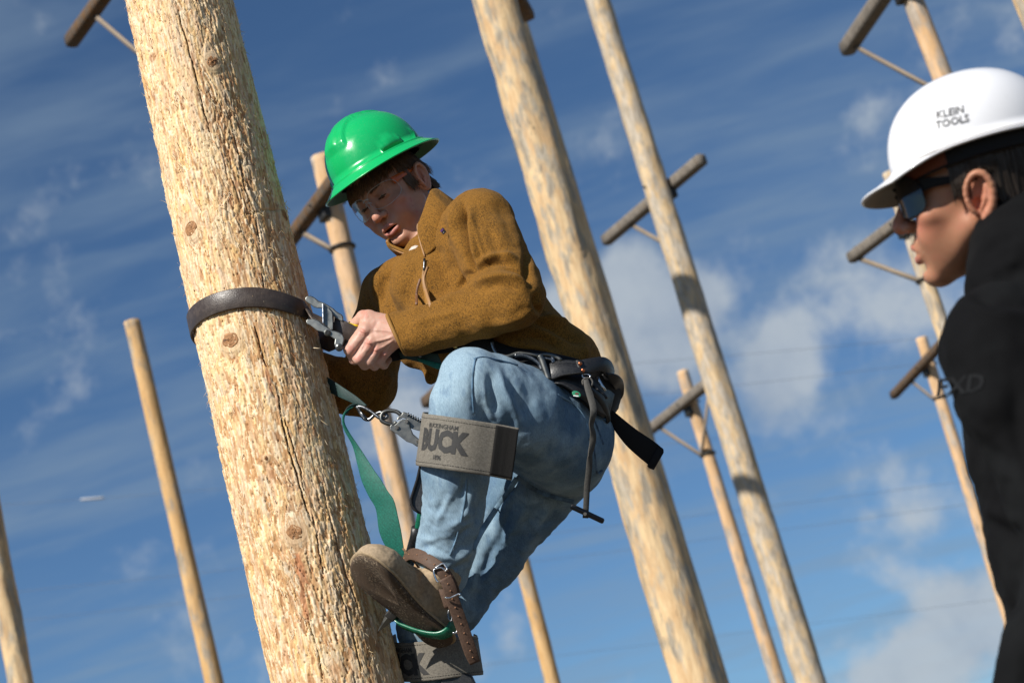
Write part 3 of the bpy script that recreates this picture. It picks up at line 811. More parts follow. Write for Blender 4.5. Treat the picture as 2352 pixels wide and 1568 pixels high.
def poly_dist(u, v, pl):
    """distance to a polyline in the picture plane, plus arc parameter 0..1 and signed side"""
    pl = np.asarray(pl, float); seg = np.linalg.norm(np.diff(pl, axis=0), axis=1); cum = np.concatenate([[0], np.cumsum(seg)])
    D = np.full(u.shape, 1e9); T = np.zeros(u.shape); Sg = np.zeros(u.shape)
    for i in range(len(seg)):
        a, b_ = pl[i], pl[i+1]; e = b_-a
        t = np.clip(((u-a[0])*e[0]+(v-a[1])*e[1])/(e@e), 0, 1); dx, dy = u-a[0]-t*e[0], v-a[1]-t*e[1]
        d = np.hypot(dx, dy); m_ = d < D
        D = np.where(m_, d, D); T = np.where(m_, (cum[i]+t*seg[i])/cum[-1], T); Sg = np.where(m_, np.sign(e[0]*dy-e[1]*dx), Sg)
    return D, T, Sg
def folds(V, N, lst, facing=None):
    """cloth folds: (polyline of (u,v), width, height, side skew) pushed along the normal where the cloth faces the viewer side (z+)"""
    disp = np.zeros(len(V)); wz = sstep(-.05, .45, N[:, 2]) if facing is None else facing
    for pl, wd, am in lst:
        pl = np.array(pl, float); lo, hi = pl.min(0)-wd*3, pl.max(0)+wd*3
        m_ = (V[:, 0] > lo[0]) & (V[:, 0] < hi[0]) & (V[:, 1] > lo[1]) & (V[:, 1] < hi[1])
        if not m_.any(): continue
        n_ = max(2, int(len(pl)*4)); d, t, sg = poly_dist(V[m_, 0], V[m_, 1], spline(pl, n_) if len(pl) > 2 else pl)
        tap = np.clip(np.minimum(t, 1-t)*4, 0, 1)
        disp[m_] += am*np.exp(-(d/wd)**2)*(.15+.85*tap)
    return disp*wz

# ------------------------------------------------------------------ cloth and skin materials
def knit(name, c1, c2, c3, sc=1.0):
    m, b = new_mat(name)
    tcn = b.n('ShaderNodeTexCoord').outputs['Object']
    mp = b.n('ShaderNodeMapping', i0=tcn); mp.inputs['Rotation'].default_value = (0.2, 0.5, 0.3); mp.inputs['Scale'].default_value = (1, 1, .45)
    a = b.n('ShaderNodeTexNoise', Vector=mp.outputs[0], Scale=480.0*sc, Detail=3.0, Roughness=0.7)
    a2 = b.n('ShaderNodeTexNoise', Vector=mp.outputs[0], Scale=820.0*sc, Detail=2.0, Roughness=0.6)
    c = b.n('ShaderNodeTexNoise', Vector=tcn, Scale=16.0, Detail=3.0)
    col = b.ramp(a.outputs[0], [(.38, c2), (.50, c1), (.68, c3)])
    col = b.mix(b.smooth(a2.outputs[0], .53, .66, 0, .55), col, tuple(q*.35 for q in c1))
    col = b.mix(b.smooth(c.outputs[0], .35, .7, 0, .25), col, c3)
    setc(b, 'Base Color', col); setc(b, 'Roughness', 0.95); setc(b, 'Specular IOR Level', 0.12)
    setc(b, 'Sheen Weight', 0.08); setc(b, 'Sheen Roughness', 0.5); setc(b, 'Sheen Tint', (1, .8, .5, 1))
    bump(b, a.outputs[0], 0.9, 0.0028)
    return m
m_jacket = knit('mustard_knit_fleece', (.222, .102, .017), (.07, .037, .012), (.32, .15, .028))
m_trim = simple('mustard_binding', (.26, .125, .018), 0.7, 0, .1, 200, .2, .0005)
m_tan_tape = simple('tan_zip_tape', (.34, .18, .07), 0.6, 0, .2, 400, .3, .0004)
def denim(name, k=1.0):
    m, b = new_mat(name)
    tcn = b.n('ShaderNodeTexCoord').outputs['Object']
    at = b.n('ShaderNodeAttribute'); at.attribute_name = 'tint'
    mp = b.n('ShaderNodeMapping', i0=tcn); mp.inputs['Rotation'].default_value = (0, .35, 0); mp.inputs['Scale'].default_value = (3.2, 1, .35)
    a = b.n('ShaderNodeTexNoise', Vector=mp.outputs[0], Scale=300.0, Detail=3.0, Roughness=0.75)
    mp2 = b.n('ShaderNodeMapping', i0=tcn); mp2.inputs['Rotation'].default_value = (0, -1.1, 0); mp2.inputs['Scale'].default_value = (4, 1, .4)
    a2 = b.n('ShaderNodeTexNoise', Vector=mp2.outputs[0], Scale=260.0, Detail=3.0, Roughness=0.7)
    c = b.n('ShaderNodeTexNoise', Vector=tcn, Scale=22.0, Detail=5.0, Roughness=.6)
    tex = b.math('MULTIPLY', b.math('ADD', a.outputs[0], a2.outputs[0]), .5)
    col = b.ramp(tex, [(.36, (.62, .62, .66)), (.50, (1, 1, 1)), (.64, (1.30, 1.28, 1.22))])
    col = b.mix(1.0, at.outputs['Color'], col, 'MULTIPLY')
    col = b.mix(b.smooth(c.outputs[0], .42, .72, 0, .14), col, (.30, .42, .52))
    setc(b, 'Base Color', col); setc(b, 'Roughness', 0.88); setc(b, 'Specular IOR Level', 0.18)
    setc(b, 'Sheen Weight', 0.05)
    bump(b, tex, 0.45, 0.0012)
    return m
m_denim = denim('washed_denim')
def skin(name):
    m, b = new_mat(name)
    tcn = b.n('ShaderNodeTexCoord').outputs['Object']
    at = b.n('ShaderNodeAttribute'); at.attribute_name = 'tint'
    a = b.n('ShaderNodeTexNoise', Vector=tcn, Scale=60.0, Detail=5.0, Roughness=.6)
    p = b.n('ShaderNodeTexNoise', Vector=tcn, Scale=700.0, Detail=3.0)
    col = b.mix(b.smooth(a.outputs[0], .45, .75, 0, .35), at.outputs['Color'], (.50, .17, .12))
    setc(b, 'Base Color', col); setc(b, 'Roughness', b.smooth(p.outputs[0], .3, .7, .44, .60)); setc(b, 'Specular IOR Level', 0.4)
    setc(b, 'Subsurface Weight', 0.18); setc(b, 'Subsurface Radius', (1.0, .35, .2)); setc(b, 'Subsurface Scale', 0.006)
    bump(b, p.outputs[0], 0.25, 0.0006)
    return m
m_skin = skin('skin')
m_hair = simple('brown_hair', (.085, .046, .022), 0.5, 0, .5, 300, .3, .0006)
m_hair_d = simple('dark_hair', (.022, .014, .009), 0.55, 0, .5, 300, .3, .0006)
m_hair_l = simple('brown_hair_tips', (.19, .10, .045), 0.45, 0, .4, 300, .3, .0006)
m_black_leather = simple('black_leather', (.013, .013, .014), 0.42, 0, .4, 260, .5, .0007, spec=.5)
m_black_web = simple('black_webbing', (.010, .010, .011), 0.8, 0, .3, 600, .5, .0005, spec=.25)
m_chrome = simple('bright_steel', (.55, .56, .57), 0.28, 1.0, .12, 160, .12, .0003)
m_gunmetal = simple('dark_forged_steel', (.16, .165, .17), 0.32, 1.0, .25, 200, .2, .0004)
m_copper = simple('copper_rivet', (.50, .17, .08), 0.35, 1.0, .2, 300, .1, .0003)
m_thread = simple('dark_thread', (.025, .022, .02), 0.9, 0, .2, 500, 0)

# ------------------------------------------------------------------ climber: jacket
BASE = P(1000, 1500, 0)
CL = thing('person', 'young climber in mustard fleece and blue jeans leaning towards the splintered pole', 'person', BASE)

J = SDF((690, 405, -310), (1420, 985, 300), 3.2)
# trunk
J.chain([(1085, 585, -25, 100), (1135, 690, -10, 103), (1205, 785, 15, 96), (1290, 842, 25, 86), (1300, 862, 25, 84)], 25, sz=1.25)
J.cone((1098, 515, 85), (905, 672, -232), 74, 60, 25)
J.chain([(1012, 596, -62, 72), (985, 652, -32, 84), (1030, 745, -10, 82), (1150, 810, 20, 84)], 30, sz=1.15)
J.cone((905, 662, -170), (960, 800, -80), 58, 48, 30)
J.cone((975, 780, -60), (990, 868, -55), 34, 14, 20)
J.cone((1010, 800, -30), (1040, 850, -40), 50, 34, 20)
# far arm, elbow bent behind the strap hand, forearm going round behind the pole
J.chain([(888, 672, -226, 58), (868, 770, -215, 62), (848, 878, -190, 64)], 22)
J.chain([(840, 893, -165, 66), (790, 888, -160, 60), (735, 868, -150, 52), (708, 850, -140, 50)], 18)
J.ell((776, 842, -135), (30, 22, 34), 8)
# near arm
J.chain([(1104, 508, 105, 75), (1128, 575, 140, 76), (1160, 650, 175, 77), (1176, 683, 190, 72)], 20)
J.chain([(1176, 684, 192, 72), (1110, 712, 172, 62), (1040, 738, 150, 55), (965, 760, 128, 50), (918, 768, 115, 50)], 14)
J.cone((920, 526, -60), (962, 574, -10), 40, 15, 8, 'sub')
# hem plane and cuff plane
J.plane((1290, 832, 30), (-.13, 1, .0), lo=(1065, 790, -270), hi=(1420, 985, 300))
J.plane((912, 768, 115), (-.90, .43, -.05), lo=(690+150, 690, 60), hi=(1010, 860, 300))
V, Q = J.mesh(); del J
V = relax(V, Q, 2, .5); N = vnormals(V, Q)
if (N*(V-V.mean(0))).sum() < 0: N = -N
fl = [ ([(1076, 470), (1094, 530), (1112, 590), (1122, 625)], 3.0, 3.2), ([(1180, 470), (1205, 530), (1216, 600)], 3.0, 2.6),
    # folds seen on the real jacket: ridge (+) and crease (-)
    ([(1062, 462), (1063, 520), (1073, 575), (1088, 632)], 6.5, -20), ([(1068, 500), (1074, 560), (1085, 610)], 4, -8), ([(1085, 470), (1082, 520), (1095, 590), (1104, 620)], 9, 8),
    ([(1043, 470), (1040, 520), (1052, 580)], 10, 7), ([(1020, 500), (1018, 560)], 12, -4),
    ([(1090, 642), (1102, 618), (1135, 602), (1170, 606), (1195, 618)], 7, -7), ([(1098, 616), (1120, 596), (1150, 586), (1190, 596)], 9, 10),
    ([(1085, 655), (1110, 640), (1145, 632), (1190, 640), (1215, 655)], 9, 8), ([(1150, 615), (1185, 622), (1214, 640)], 5, -5),
    ([(1105, 668), (1150, 655), (1200, 672)], 8, -4), ([(1085, 620), (1060, 655), (1045, 668)], 9, -10), ([(1070, 640), (1030, 690), (990, 705)], 12, 5),
    ([(1218, 545), (1212, 610), (1222, 665)], 9, -9), ([(1235, 670), (1232, 700), (1250, 730)], 8, -8),
    ([(1215, 735), (1255, 745), (1300, 768), (1345, 790)], 9, -9), ([(1230, 722), (1275, 735), (1330, 752), (1358, 772)], 9, 9),
    ([(1200, 770), (1250, 778), (1290, 800)], 10, -8), ([(1180, 790), (1240, 800), (1290, 822)], 8, 5), ([(1330, 760), (1345, 795), (1350, 825)], 9, 5),
    ([(960, 610), (940, 650), (935, 700)], 14, -4), ([(905, 612), (880, 660), (878, 712)], 10, -6), ([(868, 620), (862, 680)], 10, 4),
    ([(930, 720), (960, 705), (1010, 690)], 10, 4), ([(940, 745), (1000, 728), (1060, 712)], 10, 4), ([(1130, 745), (1180, 735), (1220, 715)], 10, 4),
    ([(885, 890), (860, 930), (835, 955)], 10, -7), ([(905, 850), (880, 900), (870, 930)], 10, 5), ([(770, 858), (790, 880), (800, 930)], 8, -7), ([(745, 865), (765, 900), (775, 940)], 8, -5),
    ([(1000, 560), (1010, 610), (1030, 650)], 14, -3), ([(1140, 450), (1160, 500), (1180, 560)], 12, -3), ([(1120, 520), (1140, 570), (1155, 600)], 12, -4),
]
dsp = folds(V, N, fl)*1.75
dsp += (fbm(V[:, 0]/75, V[:, 1]/60, V[:, 2]/60, o=3, s=3)-.5)*11 + (fbm(V[:, 0]/26, V[:, 1]/24, V[:, 2]/24, o=2, s=4)-.5)*3.2
V = V+N*dsp[:, None]; V = relax(V, Q, 1, .4)
W3 = PP(V); mesh_obj('jacket', W3, orient(W3, Q), m_jacket, CL)
JV, JN = V, N                                   # kept for laying trims on the surface
def surf_w(u, v, VV=None, rad=14, back=False):
    """w of the front-most cloth surface at a picture position"""
    VV = JV if VV is None else VV
    m_ = (np.abs(VV[:, 0]-u) < rad) & (np.abs(VV[:, 1]-v) < rad)
    if not m_.any(): return 0.0
    q = VV[m_]; d = np.hypot(q[:, 0]-u, q[:, 1]-v); z = q[:, 2]
    near = z > z.max()-34
    wgt = np.exp(-(d[near]/5.0)**2)+1e-6
    return float((z[near]*wgt).sum()/wgt.sum())
def lay(pl, n, off=1.5, VV=None):
    p = spline(np.array(pl, float), n); w = np.array([surf_w(a, b_, VV) for a, b_ in p])
    w = np.convolve(np.pad(w, 3, mode='edge'), np.ones(7)/7, mode='valid')
    return np.column_stack([p, w+off])
VW = -FWD                                        # towards the viewer
def strap_on(name, pl, half, m, parent, off=2.0, th=.0022, VV=None, n=26, **kw):
    q = lay(pl, n, off, VV); pw = PP(q); d = np.gradient(pw, axis=0); d /= np.linalg.norm(d, axis=1)[:, None]
    s_ = np.cross(d, VW); s_ /= np.linalg.norm(s_, axis=1)[:, None]
    v_, f_ = ribbon(pw, s_*half*.001, th, np.cross(s_, d)); return mesh_obj(name, v_, f_, m, parent, **kw)
# cuff binding
def cuff_ring(c, nrm, ru, rv, r, m, name, nn=36):
    c = np.array(c, float); nrm = np.array(nrm, float); nrm /= np.linalg.norm(nrm)
    a = np.cross(nrm, [0, 0, 1]); a /= np.linalg.norm(a); b_ = np.cross(nrm, a)
    t = np.linspace(0, 2*np.pi, nn, endpoint=False)
    pts = PP(c+np.cos(t)[:, None]*a*ru+np.sin(t)[:, None]*b_*rv)
    v_, f_ = tube(pts, r*.001, 8, closed=True, hint=tuple(RT)); return mesh_obj(name, v_, f_, m, CL)
v0 = np.array([-.90, .43, -.05])
for off_, rr_ in ((0, 4.6),):
    cuff_ring((911, 768.5, 115), v0, 49.5, 48, rr_, m_trim, 'cuff_binding')
# inner dark sleeve disc so the arm opening closes around the wrist
t = np.linspace(0, 2*np.pi, 30, endpoint=False); nn = v0/np.linalg.norm(v0); a = np.cross(nn, [0, 0, 1]); a /= np.linalg.norm(a); b_ = np.cross(nn, a)
rg = PP(np.array((914, 767, 115))+np.cos(t)[:, None]*a*46+np.sin(t)[:, None]*b_*46)
mesh_obj('cuff_lining', np.vstack([rg, [rg.mean(0)]]), [(q, (q+1) % 30, 30) for q in range(30)], m_trim, CL)

# collar: stand-up band open at the throat
top = [(960, 521, 62), (972, 492, 72), (983, 455, 62), (992, 437, 35), (1010, 440, 0), (1020, 458, -45), (1000, 480, -95), (955, 510, -120), (915, 540, -110), (889, 551, -82), (892, 560, -60)]
bot = [(980, 588, 78), (1008, 562, 92), (1030, 520, 88), (1046, 494, 60), (1060, 500, 0), (1060, 520, -55), (1040, 540, -110), (990, 570, -140), (940, 590, -125), (915, 585, -92), (978, 592, 66)]
nC = 56
top = [(a_, b_, c_-48) for a_, b_, c_ in top]; bot = [(a_, b_, c_-36) for a_, b_, c_ in bot]
Tc, Bc = spline(top, nC), spline(bot, nC); rows = []
for q, f in enumerate(np.linspace(0, 1, 9)):
    mid_ = Tc*(1-f)+Bc*f; out = np.array([1000, 545, -62])
    o_ = mid_-out; o_[:, 1] = 0; o_ /= np.linalg.norm(o_, axis=1)[:, None]
    rows.append(mid_+o_*(9*math.sin(math.pi*f))+o_*(fbm(np.linspace(0, 9, nC), np.full(nC, f*2.2), s=6)-.5)[:, None]*10*math.sin(math.pi*min(1, f+.15))+o_*(np.maximum(0, np.cos(np.linspace(0, 2*np.pi*11, nC)))*np.interp(np.linspace(0, 1, nC), [0, .18, .3, .5, .6], [0, 0, 1, 1, 0]))[:, None]*11*sstep(-.1, .3, f)*(1-.6*f))
Vc = PP(np.vstack(rows)); Fc = [(i*nC+j, i*nC+j+1, (i+1)*nC+j+1, (i+1)*nC+j) for i in range(8) for j in range(nC-1)]
co = mesh_obj('collar', Vc, Fc, m_jacket, CL); add_mod(co, 'SUBSURF', levels=1, render_levels=1)
sm = add_mod(co, 'SOLIDIFY', thickness=.007, offset=0)
ed = np.vstack([Tc[3:1:-1], Tc[:1]+[-1, 0, 3], (Tc[:1]*.5+Bc[:1]*.5)+[-5, 0, 6], Bc[:1]+[-4, 2, 6]])
v_, f_ = tube(PP(spline(ed, 20)), .0022, 8); mesh_obj('zip_edge', v_, f_, m_tan_tape, CL)
ed2 = spline([(889, 553, -126), (900, 568, -105), (922, 580, -58), (948, 586, -12), (974, 592, 32)], 20)
v_, f_ = tube(PP(ed2+[0, 0, 4]), .0028, 8); mesh_obj('zip_edge', v_, f_, m_tan_tape, CL)
# inside of the collar and undershirt
v_, f_ = tube(PP(spline([(955, 580, -25), (963, 590, 0), (973, 604, 22)], 8)), [.018, .018, .017, .016, .015, .014, .013, .010], 12)
m_shirt = simple('cream_undershirt', (.60, .52, .45), 0.9, 0, .1, 300, .2, .0005)
mesh_obj('undershirt', v_, f_, m_shirt, CL)
# main zip, its tape and puller
strap_on('zip_tape', [(979, 600), (974, 640), (978, 665), (985, 700)], 6.0, m_trim, CL, .4)
strap_on('zip', [(976, 598), (972, 640), (978, 672), (988, 706)], 1.6, m_tan_tape, CL, 1.6)
strap_on('zip_teeth', [(966, 640), (958, 668), (957, 700)], 3.0, simple('brown_zip', (.16, .07, .03), .5, 0, .3, 700, .4, .0005), CL, 1.4)
strap_on('zip_tape', [(982, 612), (974, 640), (980, 670), (990, 702)], 2.2, m_tan_tape, CL, 1.4)
q = lay([(975, 594), (974, 622)], 4, 5.0); v_, f_ = tube(PP(q), .003, 6); mesh_obj('zip_puller', v_, f_, m_gunmetal, CL)
# chest patch with purple skyline and the end of the maker's name
m_patch = simple('black_patch', (.012, .012, .016), .7, 0, .1, 300, 0)
pc = P(1018, 531, surf_w(1018, 531)+2.0); pd = P(1026, 523, surf_w(1026, 523)+3)-P(1010, 541, surf_w(1010, 541)+3); pd /= np.linalg.norm(pd)
pu = np.cross(VW, pd); pu /= np.linalg.norm(pu); pu = pu if pu@UP > 0 else -pu; pn = np.cross(pd, pu); pn = pn if pn@VW > 0 else -pn
v_, f_ = boxg(pc, pd, pu, pn, .0125, .0062, .0008, .0004); patch = mesh_obj('chest_patch', v_, f_, m_patch, CL, smooth=False)
v_, f_ = boxg(pc+pu*.0035+pn*.0009, pd, pu, pn, .0115, .002, .0003); mesh_obj('patch_skyline', v_, f_, simple('purple_thread', (.16, .07, .30), .7, 0, .3, 600, 0), patch, smooth=False)

# text laid on a surface: text curve -> mesh -> mapped by a function (x, y in text units) -> metres
def text_mesh(txt, size, offset=0.0, res=2, sub=2):
    cu = bpy.data.curves.new('txt', 'FONT'); cu.body = txt; cu.size = size; cu.offset = offset; cu.align_x = 'CENTER'; cu.align_y = 'CENTER'; cu.resolution_u = res
    ob = bpy.data.objects.new('txt', cu); COL.objects.link(ob); dg = bpy.context.evaluated_depsgraph_get(); dg.update()
    me = bpy.data.meshes.new_from_object(ob.evaluated_get(dg)); bpy.data.objects.remove(ob)
    bm = bmesh.new(); bm.from_mesh(me); bmesh.ops.triangulate(bm, faces=bm.faces)
    if sub: 
        for _ in range(sub):
            bmesh.ops.subdivide_edges(bm, edges=[e for e in bm.edges if e.calc_length() > size*.12], cuts=1); bmesh.ops.triangulate(bm, faces=bm.faces)
    bm.verts.index_update(); V = np.array([v.co[:] for v in bm.verts]); F = [tuple(v.index for v in f.verts) for f in bm.faces]; bm.free()
    bpy.data.meshes.remove(me); return V, F
def text_on(name, txt, size, fn, m, parent, offset=0.0, label=None, sub=2, thick=0.0005):
    V, F = text_mesh(txt, size, offset, sub=sub)
    o = mesh_obj(name, fn(V[:, 0], V[:, 1]), F, m, parent, smooth=False, label=label)
    return o
def flat_map(c, ax, ay): 
    c, ax, ay = np.array(c), np.array(ax), np.array(ay); ax = ax/np.linalg.norm(ax); ay = ay/np.linalg.norm(ay)
    return lambda x, y: c+x[:, None]*ax+y[:, None]*ay
m_white_ink = simple('white_print', (.75, .75, .75), .6, 0, 0, 10, 0)
text_on('patch_lettering', 'onia', .0055, flat_map(pc-pu*.0022+pn*.0012, pd, pu), m_white_ink, patch)

# ------------------------------------------------------------------ climber: jeans
G = SDF((880, 770, -260), (1450, 1760, 350), 3.6)
G.chain([(1288, 1008, 20, 116), (1250, 985, 70, 116), (1190, 948, 140, 110), (1130, 905, 200, 92), (1083, 874, 240, 74)], 16)
G.ell((1300, 1010, 0), (110, 128, 135), 20)
G.chain([(1083, 874, 240, 74), (1058, 920, 238, 66), (1050, 1000, 220, 74), (1047, 1090, 195, 76), (1040, 1180, 165, 71), (1022, 1262, 130, 66), (1012, 1318, 105, 60)], 14)
G.chain([(1280, 1045, -55, 112), (1200, 1140, -85, 100), (1110, 1270, -95, 86), (1030, 1385, -80, 76), (985, 1440, -65, 72)], 22)
G.chain([(985, 1440, -65, 72), (1000, 1520, -75, 66), (1030, 1640, -95, 62), (1050, 1740, -110, 58)], 14)
G.chain([(1300, 905, 0, 92), (1300, 870, 10, 84)], 20, sz=1.3)
G.plane((1000, 1322, 100), (-.60, .8, -.1), lo=(880, 1285, 20), hi=(1130, 1450, 350))
V, Q = G.mesh(); del G
V = relax(V, Q, 2, .5); N = vnormals(V, Q)
if (N*(V-V.mean(0))).sum() < 0: N = -N
fl = [
    ([(1140, 845), (1160, 900), (1185, 950), (1192, 985)], 9, 8), ([(1125, 850), (1130, 910), (1140, 960)], 10, -8), ([(1165, 870), (1195, 930), (1200, 965)], 9, -8),
    ([(1088, 830), (1085, 890), (1090, 950)], 6, -3.5), ([(1110, 880), (1120, 930), (1135, 965)], 8, 5), ([(1210, 850), (1230, 900), (1235, 960)], 14, 3.5),
    ([(1300, 930), (1330, 1000), (1340, 1080)], 16, -3), ([(1340, 920), (1368, 980), (1375, 1040)], 10, -5), ([(1355, 930), (1385, 985)], 8, 4),
    ([(1195, 1092), (1235, 1125), (1290, 1148), (1335, 1152)], 8, -9), ([(1190, 1092), (1165, 1130), (1130, 1180), (1108, 1225)], 8, -9),
    ([(1230, 1090), (1280, 1120), (1330, 1125)], 16, 4),
    # lower near leg
    ([(985, 1130), (1000, 1170), (985, 1210)], 12, 5), ([(1020, 1150), (1000, 1190), (985, 1225)], 9, -5), ([(1040, 1130), (1015, 1175), (1000, 1200)], 8, 5),
    ([(1085, 1110), (1080, 1150), (1060, 1190)], 9, 5), ([(1070, 1100), (1060, 1150)], 8, -6), ([(1110, 1120), (1100, 1180), (1085, 1230)], 8, -6),
    ([(960, 1262), (990, 1255), (1020, 1272), (1040, 1268)], 8, -7), ([(955, 1275), (1000, 1272), (1035, 1285)], 8, 6), ([(1040, 1240), (1070, 1220), (1085, 1205)], 8, -7),
    ([(1045, 1290), (1070, 1270), (1088, 1240)], 8, 6), ([(1030, 1305), (1060, 1300), (1078, 1285)], 7, -6), ([(1020, 1215), (1050, 1200), (1080, 1170)], 9, 5), ([(965, 1230), (985, 1240), (1010, 1235)], 7, 4),
    # far leg wrinkles
    ([(1230, 1170), (1200, 1220), (1190, 1250)], 9, -6), ([(1210, 1160), (1180, 1210), (1160, 1240)], 9, 5), ([(1180, 1150), (1160, 1200), (1150, 1250)], 8, -6), ([(1140, 1240), (1120, 1290), (1110, 1330)], 9, -6),
    ([(1150, 1280), (1120, 1320), (1100, 1345)], 8, 5), ([(1255, 1170), (1225, 1230), (1200, 1260)], 9, 5), ([(1095, 1290), (1085, 1340), (1075, 1370)], 8, 5), ([(1280, 1160), (1250, 1215)], 9, -5),
]
dsp = folds(V, N, fl)
dsp += (fbm(V[:, 0]/60, V[:, 1]/80, V[:, 2]/60, o=3, s=43)-.5)*8
lowm = sstep(1090, 1180, V[:, 1])
dsp += lowm*(fbm((V[:, 0]+V[:, 1]*.5)/34, (V[:, 1]-V[:, 0]*.5)/20, V[:, 2]/30, o=2, s=44)-.5)*7 + (fbm(V[:, 0]/15, V[:, 1]/15, V[:, 2]/15, o=2, s=45)-.5)*1.4
V = V+N*dsp[:, None]; V = relax(V, Q, 1, .4)
base = np.array([.105, .178, .255]); fade = np.array([.29, .40, .475]); deepd = np.array([.075, .14, .24])
fz = fbm(V[:, 0]/45, V[:, 1]/60, V[:, 2]/45, o=4, s=46)
C = mixc(np.broadcast_to(base, V.shape).copy(), fade, sstep(.38, .70, fz)*.55)
C = mixc(C, fade, sstep(170, 40, np.hypot(V[:, 0]-1060, V[:, 1]-870))*.75)       # worn knee
C = mixc(C, fade, sstep(1080, 1140, V[:, 1])*(V[:, 2] > 20)*.5)                   # faded shin
C = mixc(C, deepd, sstep(.62, .75, fbm(V[:, 0]/14, V[:, 1]/30, V[:, 2]/14, o=3, s=47))*.35)
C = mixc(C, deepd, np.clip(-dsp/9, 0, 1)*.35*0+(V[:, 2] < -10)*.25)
W3 = PP(V); jeans = mesh_obj('jeans', W3, orient(W3, Q), m_denim, CL, colors=np.clip(C, 0, 1))
GV = V
def seam_line(pl, parent, half=3.6, off=.8, col=(.13, .24, .36), name='seam', stitch=True, n=30, VV=None):
    VV = GV if VV is None else VV
    q = lay(pl, n, off, VV); pw = PP(q); d = np.gradient(pw, axis=0); d /= np.linalg.norm(d, axis=1)[:, None]
    s_ = np.cross(d, VW); s_ /= np.linalg.norm(s_, axis=1)[:, None]
    v_, f_ = ribbon(pw, s_*half*.001, .0024, np.cross(s_, d))
    cc = np.array([np.array(col)*(.55+.9*_h(np.array([i//3]), np.array([0]), np.array([0]), 5)[0]) for i in range(n) for _ in range(8)])
    so_ = mesh_obj(name, v_, f_, m_denim, parent, colors=cc)
    return so_
seam_line([(1187, 1098), (1165, 1132), (1135, 1175), (1105, 1222), (1085, 1262)], CL, 6.0, 3.0, (.19, .30, .40))
seam_line([(1187, 1094), (1225, 1122), (1270, 1140), (1318, 1152)], CL, 5.0, 2.2, col=(.09, .15, .22))
seam_line([(1092, 822), (1086, 860), (1085, 900), (1088, 950)], CL, 1.8, 1.4, (.11, .2, .3))
seam_line([(1088, 824), (1110, 820), (1150, 828), (1190, 838)], CL, 2.0, 1.4, (.10, .19, .3))
seam_line([(1072, 1100), (1066, 1160), (1050, 1230), (1033, 1275)], CL, 1.8, 1.6, (.18, .3, .42))
seam_line([(1280, 905), (1320, 930), (1345, 965), (1355, 1010)], CL, 1.8, 1.4, (.2, .33, .45))
seam_line([(1362, 1005), (1366, 1045), (1372, 1085), (1384, 1080)], CL, 2.2, 1.2, (.10, .16, .24), name='pocket_edge')
seam_line([(1362, 955), (1376, 990), (1386, 1020)], CL, 1.6, 1.2, (.10, .16, .24), name='pocket_edge')
# rolled hem of the near trouser leg
hn = np.array([-.60, .8, -.1]); hn /= np.linalg.norm(hn); ha = np.cross(hn, [0, 0, 1]); ha /= np.linalg.norm(ha); hb = np.cross(hn, ha)
t = np.linspace(0, 2*np.pi, 44, endpoint=False)
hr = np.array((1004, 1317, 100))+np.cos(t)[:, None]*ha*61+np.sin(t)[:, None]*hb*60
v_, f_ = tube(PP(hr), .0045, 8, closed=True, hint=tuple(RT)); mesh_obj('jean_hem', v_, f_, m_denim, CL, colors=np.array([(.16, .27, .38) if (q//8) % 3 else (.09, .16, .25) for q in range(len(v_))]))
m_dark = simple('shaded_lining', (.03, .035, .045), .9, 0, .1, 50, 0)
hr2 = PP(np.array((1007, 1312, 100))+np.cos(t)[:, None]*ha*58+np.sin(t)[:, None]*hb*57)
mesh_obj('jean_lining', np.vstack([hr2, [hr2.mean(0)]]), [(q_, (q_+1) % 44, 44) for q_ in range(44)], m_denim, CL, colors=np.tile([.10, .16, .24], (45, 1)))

# ------------------------------------------------------------------ heads
def ortho(Fv, Uv):
    Uv = np.array(Uv, float); Uv /= np.linalg.norm(Uv); Fv = np.array(Fv, float); Fv = Fv-(Fv@Uv)*Uv; Fv /= np.linalg.norm(Fv)
    return np.cross(Uv, Fv), Uv, Fv                # left, up, forward (image right, image up, towards viewer)
class Pose:
    """local millimetres (x left, y up, z forward) -> sculpting space (u, v, w)"""
    def __init__(s, O, Fv, Uv, sc=1.0):
        s.O = np.array(O, float); s.L, s.U, s.Fw = ortho(Fv, Uv); s.sc = sc
        s.M = np.stack([s.L, s.U, s.Fw])*np.array([1, -1, 1])*sc    # rows map local axes
    def __call__(s, p): return s.O+np.asarray(p, float)@s.M
    def inv(s, q): return (np.asarray(q, float)-s.O)@np.linalg.inv(s.M)

